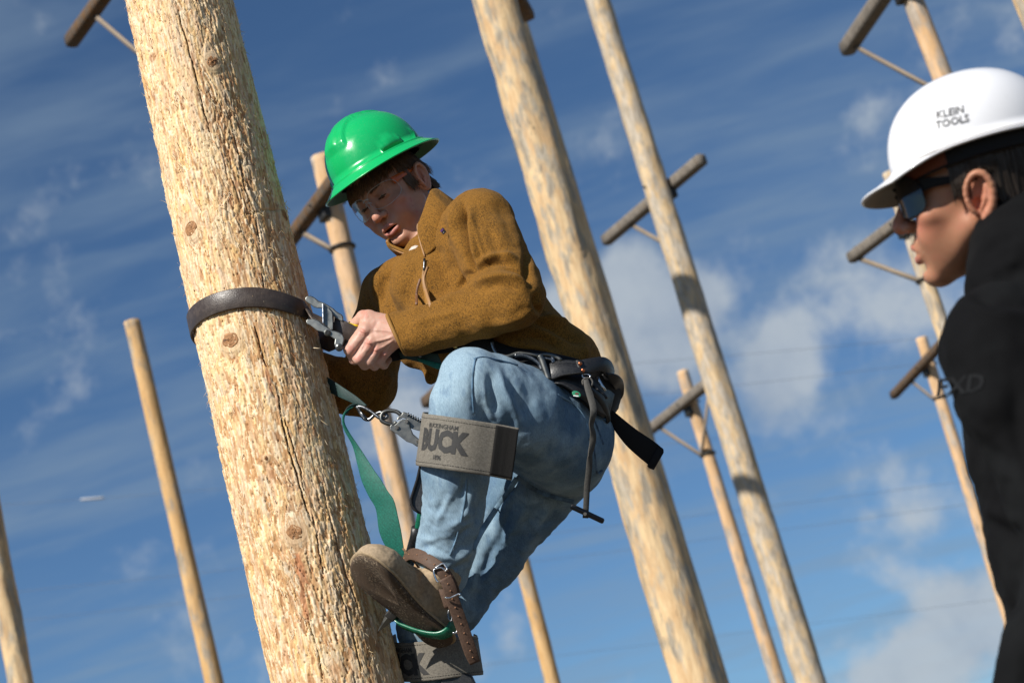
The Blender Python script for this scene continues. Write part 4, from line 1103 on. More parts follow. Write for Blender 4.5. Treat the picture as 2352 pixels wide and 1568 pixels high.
def make_head(h, neck, gap=1.0, spots=34):
    """returns vertices in local mm, quads, tint"""
    D = SDF((-98, -150, -125), (98, 135, 128), h)
    D.ell((0, 36, -10), (76, 86, 96), 10)
    D.ell((0, -8, 32), (64, 80, 52), 18)
    D.ell((0, 52, 40), (56, 40, 46), 14)
    for s_ in (-1, 1):
        D.cone((s_*55, -34, 6), (s_*12, -86, 66), 17, 14, 16)
        D.ell((s_*44, -14, 58), (21, 15, 19), 14)
        D.ell((s_*34, -38, 60), (20, 20, 22), 16)
        D.cone((s_*10, 35, 84), (s_*42, 35, 70), 8.5, 8, 10)
    D.ell((0, -58, 46), (46, 36, 40), 18)
    D.ell((0, -88, 72), (20, 14, 17), 12)
    D.ell((0, -50, 76), (27, 20, 18), 12)
    # neck
    D.cone((0, -45, -28), neck, 54, 56, 18)
    for s_ in (-1, 1):
        D.ell((s_*31, 17, 92), (19, 13, 12), 9, 'sub')
        D.ell((s_*31, 15, 70), (15.5, 13.5, 14.5), 3)      # lidded eye
        D.cone((s_*17, 24, 83), (s_*45, 25, 76), 3.2, 3.0, 5)
        D.cone((s_*19, 7.5, 81), (s_*43, 9, 76), 2.4, 2.4, 5)
        D.ell((s_*31, 10.2, 88), (11.5, 2.3, 9), 1.2, 'sub')
    # nose
    D.cone((0, 22, 86), (0, -14, 104), 7.5, 8.5, 9)
    D.ell((0, -20, 104), (11.5, 10.5, 12), 6)
    for s_ in (-1, 1):
        D.ell((s_*12, -23, 93), (8, 8, 10), 5)
        D.ell((s_*6.5, -32, 98), (3.4, 4.5, 5.5), 2, 'sub')
    D.cone((0, -34, 92), (0, -44, 92), 3, 3, 4, 'sub')
    # lips
    up_l = [(-28, -55, 78, 3), (-15, -51, 88, 4.0), (-4, -48.5, 93, 4.3), (0, -49.8, 93.2, 4.0), (4, -48.5, 93, 4.3), (15, -51, 88, 4.0), (28, -55, 78, 3)]
    lo_l = [(-27, -57, 78, 3), (-14, -63-3*gap, 86, 5.3), (0, -65.5-3*gap, 90, 6.0), (14, -63-3*gap, 86, 5.3), (27, -57, 78, 3)]
    D.chain(up_l, 3); D.chain(lo_l, 3)
    if gap > 0: D.ell((0, -57.5-1*gap, 92), (22, 1.5+3.6*gap, 16), 2, 'sub')
    else: D.cone((-22, -57, 84), (22, -57, 84), 1.4, 1.4, 2, 'sub'); D.cone((-14, -57, 94), (14, -57, 94), 1.6, 1.6, 2, 'sub')
    D.cone((-12, -76, 84), (12, -76, 84), 3.5, 3.5, 8, 'sub')
    # ears
    for s_ in (-1, 1):
        R_ = np.array([[math.cos(.42*s_), 0, math.sin(.42*s_)], [0, 1, 0], [-math.sin(.42*s_), 0, math.cos(.42*s_)]])
        c = np.array((s_*80, -4, -12.0))
        D.ell(c, (6.5, 33, 19.5), 5, rot=R_)
        D.ell(c+[s_*8, 3, 2], (7, 24, 12.5), 3, 'sub', rot=R_)
        D.chain([tuple(q) for q in spline([(s_*84, -24, -2, 3.4), (s_*87, -10, 5, 3.0), (s_*88, 10, 5, 3.2), (s_*90, 25, -6, 3.5), (s_*92, 25, -20, 3.6), (s_*91, 8, -29, 3.5), (s_*87, -14, -25, 3.6), (s_*82, -31, -12, 5.2)], 18)], 4)
        D.chain([(s_*86, 9, -20, 3), (s_*86, -6, -17, 3.2), (s_*84, -18, -9, 3.2)], 3)
        D.cone((s_*82, -9, 2), (s_*81, -14, 3), 4, 3, 3)
        D.ell((s_*80, -11, -5), (6, 8, 6), 2, 'sub')
    V, Q = D.mesh(); V = relax(V, Q, 1, .35)
    x, y, z = V.T; ax = np.abs(x)
    base = np.array([.50, .265, .175])
    C = np.broadcast_to(base, V.shape).copy()
    def blob(c, r, col, f, sym=True):
        nonlocal C
        d = np.sqrt((((ax if sym else x)-c[0])/r[0])**2+((y-c[1])/r[1])**2+((z-c[2])/r[2])**2); C = mixc(C, col, np.clip(1.25-d, 0, 1)*f)
    blob((44, -22, 66), (26, 24, 34), (.50, .19, .135), .75); blob((0, -20, 106), (16, 16, 16), (.54, .21, .15), .8); blob((82, -5, -10), (14, 36, 24), (.55, .23, .16), .8)
    blob((31, 16, 84), (20, 15, 16), (.36, .17, .12), .7); blob((0, -85, 75), (26, 18, 20), (.52, .27, .18), .4)
    # lips and mouth
    def near(ch):
        d = np.full(len(V), 99.0)
        for p, q in zip(ch[:-1], ch[1:]):
            p, q = np.array(p), np.array(q); e = q[:3]-p[:3]; t = np.clip(((V-p[:3])@e)/(e@e), 0, 1); d = np.minimum(d, np.linalg.norm(V-p[:3]-t[:, None]*e, axis=1)-(p[3]+(q[3]-p[3])*t))
        return d
    dl = np.minimum(near(up_l), near(lo_l)); C = mixc(C, (.50, .175, .15), sstep(1.6, .2, dl)*(z > 72)*.8)
    if gap > 0:
        dm = np.sqrt((x/21)**2+((y+57.5+gap)/(1.3+3.6*gap))**2); C = mixc(C, (.05, .012, .012), sstep(1.12, .85, dm)*(z > 70)*(z < 92))
    # skin blemishes along the jaw
    for i in range(spots):
        c = np.array([rng.uniform(26, 60), rng.uniform(-66, -22), 0]); r = rng.uniform(1.5, 3.4); c[2] = 60
        d = np.sqrt((ax-c[0])**2+(y-c[1])**2+(.5*(z-(78-(c[0]-26)*1.05)))**2); C = mixc(C, (.40, .12, .10), sstep(r*1.4, r*.3, d)*(x > 0)*(z > 15)*.6)
    C *= (0.9+.2*fbm(x/14, y/14, z/14, o=3, s=301))[:, None]
    return V, Q, C

# brows, hair -------------------------------------------------------
def skull_pt(phi, y, off=0.0):
    """phi 0 = front, +pi/2 = left; a head-hugging surface for hair"""
    yy = np.clip((y-38)/90.0, -.35, .98); k = np.sqrt(1-yy**2*(1 if y > 38 else .5))
    f = math.cos(phi)
    ax_, az = 77+off, (96 if f < 0 else 92)+off
    z0 = -8
    return np.array([ax_*k*math.sin(phi), y, z0+az*k*f])
def hair_mesh(pose, specs, n, wd, seed, lift=(1.5, 6)):
    r = np.random.default_rng(seed); V, F = [], []
    for i in range(n):
        sp = specs[r.choice(len(specs), p=[q[0] for q in specs])]
        _, p0, p1, yr0, yr1, ye0, ye1, dph, tip = sp
        ph = r.uniform(p0, p1); y0 = r.uniform(yr0, yr1); t_ = (ph-p0)/(p1-p0+1e-9); ye = ye0+(ye1-ye0)*t_+r.normal()*5
        clump = math.sin(ph*31+seed)*.06; l0 = r.uniform(*lift)
        k = 6; w_ = wd*r.uniform(.6, 1.3); pts = []
        for j in range(k):
            f = j/(k-1); y = y0+(ye-y0)*f
            p = skull_pt(ph+(dph+clump)*f*f+r.normal()*.004, y, l0*(.5+.7*math.sin(min(1, f*1.2)*math.pi*.5))+tip*f**3*r.uniform(.5, 1.4))
            pts.append(p)
        pts = np.array(pts); d = np.gradient(pts, axis=0); out = pts*[1, 0, 1]; s_ = np.cross(d, out); s_ /= np.linalg.norm(s_, axis=1)[:, None]+1e-9
        ww = w_*np.array([1, 1, .95, .8, .5, .08])[:, None]; b0 = len(V)
        o_ = out/np.linalg.norm(out, axis=1)[:, None]*.5
        for j in range(k): V += [pts[j]-s_[j]*ww[j], pts[j]+o_[j], pts[j]+s_[j]*ww[j]]
        for j in range(k-1):
            a = b0+3*j; F += [(a, a+1, a+4, a+3), (a+1, a+2, a+5, a+4)]
    return np.array(V), F
def person_head(T, pose, neck_target, specs, gap, dens, seed, place, h=2.0, brow=True):
    nk = pose.inv(neck_target); V, Q, C = make_head(h, nk, gap=gap)
    W_ = place(pose(V)); return W_, orient(W_, Q), C

HP = Pose((903, 451, -165), (-.46, -.29, .84), (-.59, .81, -.03), 1.03)
hairspec = [(.32, -1.05, 1.10, 66, 84, 47, 57, -.14, 4), (.08, 1.12, 1.36, 18, 60, -14, -4, .03, .5), (.10, 1.1, 1.8, 60, 80, 34, 30, .08, 3), (.22, 1.8, 3.3, 40, 74, 8, 4, .14, 9), (.20, 1.85, 3.3, 0, 40, -34, -40, .12, 7), (.08, -1.7, -1.0, 40, 70, 10, 10, 0, 1)]
PH = rigid_at((903, 451))
W3, Q3, C3 = person_head(CL, HP, (1000, 575, -110), hairspec, .35, 1, 5, PH)
# hands and the hidden body are grown in the same skin
def hand(pts_palm, fingers, h, lo, hi, ridges=()):
    D = SDF(lo, hi, h)
    for p, q, ra, rb in pts_palm: D.cone(p, q, ra, rb, 9)
    for ch in fingers:
        F_ = SDF(lo, hi, h); F_.chain(ch, 4)
        hh = np.maximum(3.2-np.abs(D.F-F_.F), 0)/3.2; near = np.hypot(0, 0)
        D.F = np.minimum(D.F, F_.F)-hh*hh*3.2*.25
    V, Q = D.mesh(); V = relax(V, Q, 1, .4); return V, Q
wr = (915, 767, 112)
palm = [((948, 764, 116), (912, 762, 114), 27, 25), ((912, 758, 114), (838, 754, 116), 23, 14), ((912, 765, 113), (850, 782, 116), 23, 13.5), ((912, 771, 110), (866, 798, 110), 22, 13), ((912, 776, 106), (882, 811, 100), 20, 12),
        ((905, 748, 108), (846, 731, 106), 24, 18), ((846, 727, 106), (838, 754, 114), 14, 13), ((905, 764, 104), (860, 776, 106), 28, 24)]
fing = [[(840, 756, 118, 17), (803, 802, 116, 14), (814, 825, 96, 12), (834, 820, 80, 10)], [(853, 781, 118, 16.5), (824, 822, 112, 14), (838, 838, 90, 11), (856, 826, 76, 9.5)],
        [(868, 796, 112, 15.5), (847, 828, 104, 13.2), (860, 840, 84, 10.5), (874, 828, 72, 9)], [(884, 808, 102, 14), (870, 829, 92, 12), (882, 838, 76, 9.5), (892, 826, 66, 8.5)],
        [(850, 729, 106, 16), (834, 727, 100, 14.5), (812, 746, 84, 12), (822, 768, 70, 10.5)]]
HV, HQ = hand(palm, fing, 1.7, (770, 690, 40), (985, 865, 165))
N = vnormals(HV, HQ)
if (N*(HV-HV.mean(0))).sum() < 0: N = -N
rid = [([(908, 762), (880, 758), (850, 757)], 3.5, 1.6), ([(905, 772), (880, 780), (856, 784)], 3.2, 2.0), ([(905, 779), (885, 793), (870, 801)], 3.0, 1.8), ([(900, 785), (892, 800), (886, 809)], 3, 1.4),
       ([(836, 757), (832, 764)], 7, 2.4), ([(848, 784), (846, 790)], 6.5, 2.8), ([(865, 799), (862, 806)], 6, 2.6), ([(883, 811), (881, 817)], 5.5, 2.0), ([(845, 775), (838, 790), (830, 808)], 3, -2.4), ([(862, 793), (856, 806), (850, 818)], 3, -2.4), ([(878, 806), (874, 818), (870, 826)], 3, -2.2),
       ([(870, 735), (860, 750), (858, 765)], 5, -2.0), ([(826, 768), (836, 772)], 2, -.8)]
HV = HV+N*folds(HV, N, rid)[:, None]+N*((fbm(HV[:, 0]/9, HV[:, 1]/9, HV[:, 2]/9, o=2, s=61)-.5)*1.0)[:, None]
hc = np.broadcast_to(np.array([.56, .32, .235]), HV.shape).copy()
for (u, v) in [(832, 762), (847, 788), (864, 804), (882, 815), (805, 800), (825, 822), (836, 722)]:
    hc = mixc(hc, (.56, .22, .16), sstep(15, 3, np.hypot(HV[:, 0]-u, HV[:, 1]-v))*.7)
hc = mixc(hc, (.40, .20, .17), np.clip(-folds(HV, N, [r for r in rid if r[2] < 0])/3, 0, 1)*.5)
hw = PP(HV); HQ = orient(hw, HQ)
# far hand flat against the back of the pole
D = SDF((600, 790, -230), (790, 920, -80), 3.5)
D.cone((735, 866, -150), (695, 846, -152), 30, 26, 10)
for k in range(4): D.chain([(690, 834+k*11, -155, 11), (655, 822+k*13, -148, 9.5), (632, 818+k*13, -138, 8.5)], 4)
D.chain([(705, 830, -140, 12), (690, 806, -128, 10), (676, 796, -118, 9)], 5)
FV, FQ = D.mesh(); fw = PP(FV); FQ = orient(fw, FQ)
D = SDF((860, 440, -220), (1400, 1080, 200), 9.0)                # torso under the clothes
D.chain([(1010, 580, -70, 46), (1085, 610, -40, 66), (1180, 750, 10, 62), (1270, 850, 10, 40)], 30, sz=1.2)
D.chain([(1085, 560, 60, 50), (1150, 660, 175, 44), (1165, 684, 182, 42)], 10); D.chain([(1165, 690, 176, 42), (1080, 725, 160, 36), (940, 764, 118, 28)], 10)
D.chain([(960, 670, -160, 34), (884, 790, -222, 32), (852, 868, -205, 34)], 10)
BV, BQ = D.mesh(); bw = PP(BV); BQ = orient(bw, BQ)
allv, allq, allc, n_ = [], [], [], 0
for v__, q__, c__ in ((W3, Q3, C3), (hw, HQ, hc), (fw, FQ, np.tile([.5, .28, .2], (len(fw), 1))), (bw, BQ, np.tile([.5, .28, .2], (len(bw), 1)))):
    allv.append(v__); allq.append(q__+n_); allc.append(c__); n_ += len(v__)
mesh_obj('body', np.vstack(allv), np.vstack(allq), m_skin, CL, colors=np.clip(np.vstack(allc), 0, 1))
V, F = hair_mesh(HP, hairspec, 5200, .9, 5); mesh_obj('hair', PH(HP(V)), F, m_hair, CL)
V, F = hair_mesh(HP, [(.75, -1.0, 1.1, 58, 78, 38, 44, -.12, 4), (.25, 1.9, 3.2, 20, 60, 0, -10, .16, 12)], 1100, .7, 8, (4, 8)); mesh_obj('hair_tips', PH(HP(V)), F, m_hair_l, CL)
# scalp shell under the strands
def scalp(pose, y_end):
    V, F = [], []; ph = np.linspace(-math.pi, math.pi, 73)[:-1]; n1 = len(ph)
    for j in range(12):
        for p in ph:
            y = 100+(y_end(p)-100)*j/11; V.append(skull_pt(p, y, 1.5 if j < 11 else -3))
    for j in range(11):
        for i in range(n1): F.append((j*n1+i, j*n1+(i+1) % n1, (j+1)*n1+(i+1) % n1, (j+1)*n1+i))
    return np.array(V), F
def yend(p):
    a = abs(p); return float(np.interp(a, [0, 1.0, 1.15, 1.3, 1.4, 1.7, 1.85, 3.2], [58, 56, 42, 22, 40, 40, -14, -26]))
V, F = scalp(HP, yend); mesh_obj('hair_base', PH(HP(V)), F, m_hair, CL)
# brows, eyes and lashes
def eye_mesh(s_):
    n, k = 24, 14; V, C = [], []
    for j in range(k+1):
        for i in range(n):
            a, b_ = math.pi*j/k, 2*math.pi*i/n; d = np.array([math.sin(a)*math.cos(b_), math.sin(a)*math.sin(b_), math.cos(a)])
            V.append(np.array([s_*31, 14.5, 70.2])+14.2*d); g = math.acos(max(-1, min(1, d@np.array([0, -.36, .933]))))
            C.append((.012, .008, .006) if g < .17 else (.10, .055, .03) if g < .40 else (.50, .44, .40))
    return np.array(V), [(j*n+i, j*n+(i+1) % n, (j+1)*n+(i+1) % n, (j+1)*n+i) for j in range(k) for i in range(n)], np.array(C)
def brow_mesh(pose, s_, seed):
    r = np.random.default_rng(seed); V, F = [], []
    for i in range(130):
        t = r.random(); x0 = 13+34*t; y0 = 33+6*math.sin(t*2.4)+r.normal()*1.6; z0 = 92.5-.0085*(x0**2)*1.05+1.2
        L_ = 7; p0 = np.array([s_*x0, y0-2, z0]); p1 = p0+np.array([s_*L_*.9, 2.5-5*t, -1.2-3*t]); b0 = len(V)
        V += [p0+[0, .6, 0], p0-[0, .6, 0], (p0+p1)/2+[0, .5, 1.2], (p0+p1)/2-[0, .5, -1.2], p1]; F += [(b0, b0+1, b0+3, b0+2), (b0+2, b0+3, b0+4)]
    return np.array(V), F
for s_ in (-1, 1):
    V, F, Ce = eye_mesh(s_); mesh_obj('eye', PH(HP(V)), F, m_skin, CL, colors=Ce)
    V, F = brow_mesh(HP, s_, 3+s_); mesh_obj('eyebrow', PH(HP(V)), F, m_hair, CL)
    la = np.array([(s_*(17+28*t), 12.4-1.2*math.sin(t*math.pi)+.6*t-2.2*abs(t-.5), 85.9-7*(t-.35)**2*4-.0*t) for t in np.linspace(0, 1, 12)])
    v_, f_ = tube(PH(HP(la)), [.0006]+[.0019]*10+[.0007], 6); mesh_obj('eyelashes', v_, f_, m_hair, CL)

# ------------------------------------------------------------------ hard hats
def hat_mesh(pose, aF, aL, H, brim, front=0.0, back=0.0, drop=14, ridge=7.0, hump=True, n=144, kdome=22, full=True):
    """local: x left, y up, z forward, origin in the plane of the dome base"""
    V, F = [], []; th = np.linspace(0, 2*np.pi, n, endpoint=False)
    rows = []
    for j in range(kdome+1):
        a = (math.pi/2)*(1-j/kdome)**.9; e = 2.25
        cr, cy = math.cos(a)**(2/e), math.sin(a)**(2/e)
        cr = max(cr, .001)
        r_ = []
        for t in th:
            z, x = math.cos(t)*aF*cr, math.sin(t)*aL*cr; y = H*cy
            nrm = np.array([x/aL**2, y/H**2, z/aF**2]); nrm /= np.linalg.norm(nrm)+1e-9
            rv = 0
            if ridge:
                wq = 26+16*(1-cy)
                on = float(sstep(wq+3, wq-1, abs(x)))*float(sstep(.50, .56, cy) if z > 0 else sstep(.30, .40, cy)); rv += ridge*on
                rv += ridge*.45*float(sstep(13, 9, abs(x)))*float(sstep(.55, .6, cy))
            if hump and abs(x) > aL*.55:
                q = abs(z-42)/30.0; m_ = float(sstep(1.0, .86, (q**3+(max(0, y-2)/26.0)**3)))*float(sstep(20, 40, abs(x))); rv += 6.0*m_
                q2 = max(abs(z+10)/15.0, abs(y-9)/6.0); rv += 5.0*float(sstep(1.08, .92, q2)); q3 = max(abs(z+50)/9.0, abs(y-12)/8.0); rv += 5.0*float(sstep(1.08, .9, q3))
                q4 = max(abs(z+28)/20.0, abs(y-5)/3.0); rv += 2.4*float(sstep(1.08, .9, q4))
            r_.append(np.array([x, y, z])+nrm*rv)
        rows.append(r_)
    # rain groove then the brim
    prof = [(2.0, 1.0, .0), (5.0, 1.2, .04), (8.0, 0.2, .1)]+[(0, 0, f) for f in np.linspace(.2, 1, 8)]
    for (o_, yy, f) in prof:
        r_ = []
        for t in th:
            base = np.array([math.sin(t)*aL, 0, math.cos(t)*aF]); dirn = np.array([math.sin(t)/aL, 0, math.cos(t)/aF]); dirn /= np.linalg.norm(dirn)
            fr = max(0, math.cos(t)); bk = max(0, -math.cos(t)); bw = brim+(front-brim)*fr**2.0+(back-brim)*bk**2.2 if front else brim
            dd = max(o_, bw*f) if f else o_
            r_.append(base+dirn*min(dd, bw)+[0, yy*min(1, bw/12.0)-drop*(f**1.15)*(bw/30.0 if full else min(1, bw/30))-(3*fr**3*f if full else 0), 0])
        rows.append(r_)
    # rolled rim
    V = np.array(rows).reshape(-1, 3); R_ = len(rows)
    F = [(j*n+i, j*n+(i+1) % n, (j+1)*n+(i+1) % n, (j+1)*n+i) for j in range(R_-1) for i in range(n)]
    rim = V[(R_-1)*n:]
    return V, F, rim
def plastic(name, col, rough=.22, scratch=True):
    m, b = new_mat(name)
    tcn = b.n('ShaderNodeTexCoord').outputs['Object']
    a = b.n('ShaderNodeTexNoise', Vector=tcn, Scale=30.0, Detail=6.0, Roughness=.7); mp = b.n('ShaderNodeMapping', i0=tcn); mp.inputs['Rotation'].default_value = (.4, .9, .2); mp.inputs['Scale'].default_value = (1, 9, 1)
    s_ = b.n('ShaderNodeTexNoise', Vector=mp.outputs[0], Scale=160.0, Detail=4.0, Roughness=.7)
    sp = b.n('ShaderNodeTexNoise', Vector=tcn, Scale=420.0, Detail=2.0)
    c_ = b.mix(b.smooth(s_.outputs[0], .60, .74, 0, .16), col, tuple(min(1, q+.18) for q in col))
    c_ = b.mix(b.smooth(sp.outputs[0], .66, .74, 0, .25), c_, (.30, .30, .22))
    setc(b, 'Base Color', c_); setc(b, 'Roughness', b.math('ADD', b.smooth(a.outputs[0], .3, .7, rough-.05, rough+.07), b.smooth(s_.outputs[0], .55, .8, 0, .25)))
    bump(b, s_.outputs[0], .10, .0004); return m
m_green_hat = plastic('green_shell', (.006, .40, .115)); m_green_in = simple('dark_green_underbrim', (.035, .13, .06), .7, 0, .3, 60, .2)  # underbrim colour is darker and greyer than the shell
HO = HP((0, 60, 2)); hat = Pose((866, 376, -165), (-.5, -.36, .77), (-.515, .85, -.13), .975)
HH = thing('hard_hat', 'shiny green full brim hard hat with scuffs and a raised crown ridge', 'hard hat', PH(np.array([hat.O]))[0])
V, F, rim = hat_mesh(hat, 128, 110, 122, 36, drop=20)
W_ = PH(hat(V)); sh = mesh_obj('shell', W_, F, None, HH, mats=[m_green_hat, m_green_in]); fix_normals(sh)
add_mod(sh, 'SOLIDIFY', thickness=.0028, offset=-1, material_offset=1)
v_, f_ = tube(PH(hat(rim)), .0016, 8, closed=True, hint=tuple(RT)); mesh_obj('brim_edge', v_, f_, m_green_hat, HH)
# suspension band seen under the rim
bd = [hat((math.sin(t)*99, -6, math.cos(t)*116)) for t in np.linspace(0, 2*np.pi, 49)[:-1]]
pw = PH(np.array(bd)); ax_ = PH(np.array([hat((0, 30, 0))]))[0]-PH(np.array([hat((0, 0, 0))]))[0]; ax_ /= np.linalg.norm(ax_)
pw2 = np.vstack([pw, pw[:1]]); cen = pw.mean(0)
v_, f_ = ribbon(pw2, np.tile(ax_*.012, (49, 1)), .002, pw2-cen); mesh_obj('headband', v_, f_, m_black_web, HH)

# ------------------------------------------------------------------ safety glasses
m_lens, b = new_mat('clear_lens')
b.nt.nodes.remove(b.bsdf); tr = b.n('ShaderNodeBsdfTransparent', Color=(.93, .94, .94, 1)); gl = b.n('ShaderNodeBsdfGlossy', Roughness=.04); lw = b.n('ShaderNodeFresnel', IOR=1.14)
mx = b.n('ShaderNodeMixShader', i0=b.math('MULTIPLY', lw.outputs[0], .22), i1=tr.outputs[0], i2=gl.outputs[0]); b.nt.links.new(mx.outputs[0], b.out.inputs[0])
m_rim_glint = simple('frame_edge_highlight', (.42, .42, .42), .12, 0, .05, 50, 0, spec=.8); m_orange = simple('orange_temple', (.50, .10, .012), .35, 0, .1, 60, 0); m_smoke = simple('dark_lens', (.012, .014, .018), .12, 0, .1, 20, 0, spec=.7)  # pale grey rim colour stands in for highlights along the clear lens edges
def glasses(T, pose, place, lens_m, rim_m, temple_m, tint=False):
    def lens_pt(s_, x, y): return np.array([s_*x, y, 103-.0085*x*x-abs(y-16)*.10+(4 if x < 14 else 0)*0])
    for s_ in (-1, 1):
        th_ = np.linspace(0, 2*np.pi, 40, endpoint=False); ring = []
        for t in th_:
            cx, cy = math.cos(t), math.sin(t); e = .8
            x = 37+33*np.sign(cx)*abs(cx)**e; y = 13+25*np.sign(cy)*abs(cy)**e
            if cx < 0: y += 3*abs(cx)
            if cy < 0: x -= 4*cy*cx
            ring.append((x, y))
        ring = np.array(ring); V = [lens_pt(s_, 36, 15)]; n_ = len(ring)
        for f in (.25, .5, .75, 1.0): V += [lens_pt(s_, 36+(x-36)*f, 15+(y-15)*f) for x, y in ring]
        F = [(0, 1+i, 1+(i+1) % n_) for i in range(n_)]+[(1+k*n_+i, 1+(k+1)*n_+i, 1+(k+1)*n_+(i+1) % n_, 1+k*n_+(i+1) % n_) for k in range(3) for i in range(n_)]
        mesh_obj('lens', place(pose(np.array(V))), F, lens_m, T)
        v_, f_ = tube(place(pose(np.array([lens_pt(s_, *q) for q in ring]))), .0006, 6, closed=True); mesh_obj('lens_rim', v_, f_, rim_m, T)
        tm = spline([(s_*65, 26, 64), (s_*73, 26, 45), (s_*79, 24, 15), (s_*83, 22, -8), (s_*80, 12, -28)], 16); pw = place(pose(tm)); upw = place(pose(tm+[0, 10, 0]))-pw; upw /= np.linalg.norm(upw, axis=1)[:, None]
        outw = place(pose(tm+[s_*10, 0, 0]))-pw; hw_ = np.interp(np.arange(16), [0, 3, 8, 15], [.0095, .0075, .0045, .003])[:, None]
        v_, f_ = ribbon(pw, upw*hw_, .0022, outw); mesh_obj('temple', v_, f_, temple_m, T)
    br = spline([(-8, 24, 102), (0, 27, 105), (8, 24, 102)], 7); v_, f_ = tube(place(pose(br)), .0018, 8); mesh_obj('bridge', v_, f_, rim_m, T)
    br = spline([(-9, 12, 101), (-5, 17, 104), (5, 17, 104), (9, 12, 101)], 9); v_, f_ = tube(place(pose(br)), .0011, 6); mesh_obj('nose_piece', v_, f_, rim_m, T)
GL = thing('safety_glasses', 'clear wraparound safety glasses with orange temples under the green hard hat', 'safety glasses', PH(HP(np.array([[0, 15, 100.0]])))[0])
glasses(GL, HP, PH, m_lens, m_rim_glint, m_orange)

# ------------------------------------------------------------------ climber's boot and spurs
def cv(x0, y0, s_): return lambda x, y: ((x0+x/s_)/1.7415, (y0+y/s_)/1.7415)
c5, c3, c4, cb, ch = cv(1350, 1950, 2.0075), cv(1150, 1150, 3.92), cv(1300, 1480, 1.96), cv(1900, 1300, 1.96), cv(1200, 400, 2.413)
def plate(name, pl, w0, th, m, T, bev=.0007, wfn=None, **kw):
    """flat metal or leather piece: outline in the picture plane at height w0 (mm) with its own thickness"""
    pl = np.array(pl, float); n = len(pl); w = np.array([wfn(*p) if wfn else w0 for p in pl])
    a = PP(np.column_stack([pl, w])); b_ = a-VW*th*.001
    F = [tuple(range(n)), tuple(range(2*n-1, n-1, -1))]+[(i, i+n, (i+1) % n+n, (i+1) % n) for i in range(n)]
    o = mesh_obj(name, np.vstack([a, b_]), F, m, T, smooth=False, **kw); fix_normals(o)
    if bev: add_mod(o, 'BEVEL', width=bev, segments=2, limit_method='ANGLE')
    return o
def hexbolt(u, v, w, r, T, m=None, name='bolt'):
    a = PP(np.array([[u, v, w]]))[0]; v_, f_ = tube([a, a+VW*.004], r*.001, 6, hint=tuple(RT)); o = mesh_obj(name, v_, f_, m or m_gunmetal, T, smooth=False)
    return o
def edge_ribbon(name, L_, R_, wl, wr_, m, T, n=40, th=.0018, colors=None, **kw):
    """webbing given by its two edges (u, v) with w along each edge"""
    l = spline(np.column_stack([L_, wl]), n); r = spline(np.column_stack([R_, wr_]), n); a, b_ = PP(l), PP(r)
    c = (a+b_)/2; hv = (b_-a)/2; d = np.gradient(c, axis=0); nn_ = np.cross(d, hv); nn_ /= np.linalg.norm(nn_, axis=1)[:, None]
    v_, f_ = ribbon(c, hv, th, nn_); return mesh_obj(name, v_, f_, m, T, **kw)
def webbing(name, col, across=700.0, rough=.6, lift=1.5):
    m, b = new_mat(name); tcn = b.n('ShaderNodeTexCoord').outputs['Object']
    w1 = b.n('ShaderNodeTexWave', Vector=tcn, Scale=across/6.28, Distortion=1.2); w1.bands_direction = 'Z'
    a = b.n('ShaderNodeTexNoise', Vector=tcn, Scale=260.0, Detail=4.0, Roughness=.7); c = b.n('ShaderNodeTexNoise', Vector=tcn, Scale=30.0, Detail=3.0)
    col_ = b.ramp(a.outputs[0], [(.35, tuple(q*.6 for q in col)), (.6, col), (.75, tuple(min(1, q*lift) for q in col))])
    col_ = b.mix(b.smooth(c.outputs[0], .4, .8, 0, .3), col_, tuple(q*.6 for q in col))
    setc(b, 'Base Color', col_); setc(b, 'Roughness', rough); setc(b, 'Specular IOR Level', .35)
    bump(b, w1.outputs['Fac'], .35, .0005, bump(b, a.outputs[0], .5, .0006)); return m
m_plate = simple('zinc_plate', (.19, .195, .185), .46, 1.0, .12, 60, .04, .0003)
m_suede = simple('tan_suede', (.35, .265, .175), 0.95, 0, .25, 140, .5, .0012, spec=.15)
m_suede_d = simple('worn_suede_welt', (.36, .27, .17), 0.9, 0, .25, 160, .4, .001, spec=.15)
m_sole, b = new_mat('dirty_sole')
tcn = b.n('ShaderNodeTexCoord').outputs['Object']; a = b.n('ShaderNodeTexNoise', Vector=tcn, Scale=220.0, Detail=5.0, Roughness=.75); a2 = b.n('ShaderNodeTexNoise', Vector=tcn, Scale=26.0, Detail=3.0)
setc(b, 'Base Color', b.mix(b.smooth(a2.outputs[0], .4, .65), b.ramp(a.outputs[0], [(.4, (.035, .025, .018)), (.56, (.11, .075, .045)), (.64, (.45, .36, .25))]), (.08, .052, .032))); setc(b, 'Roughness', .95); bump(b, a.outputs[0], .9, .002)
m_leather = simple('brown_strap', (.095, .055, .036), .65, 0, .3, 240, .6, .0008, spec=.3)
m_lace = simple('leather_lace', (.20, .12, .065), .8, 0, .3, 300, .3, .0005)
m_gpaint = simple('green_enamel', (.008, .14, .075), .3, .0, .3, 90, .15, .0004)
m_gweb = webbing('green_webbing', (.005, .13, .092))
m_dweb = webbing('dark_green_webbing', (.018, .05, .046))
m_canvas = webbing('grey_canvas', (.20, .18, .148), 900, .85, 1.25)
m_velcro = simple('black_hook_tape', (.018, .017, .016), .95, 0, .4, 900, .8, .001, spec=.15)
m_ink = simple('faded_black_print', (.030, .029, .028), .8, 0, .6, 260, 0)

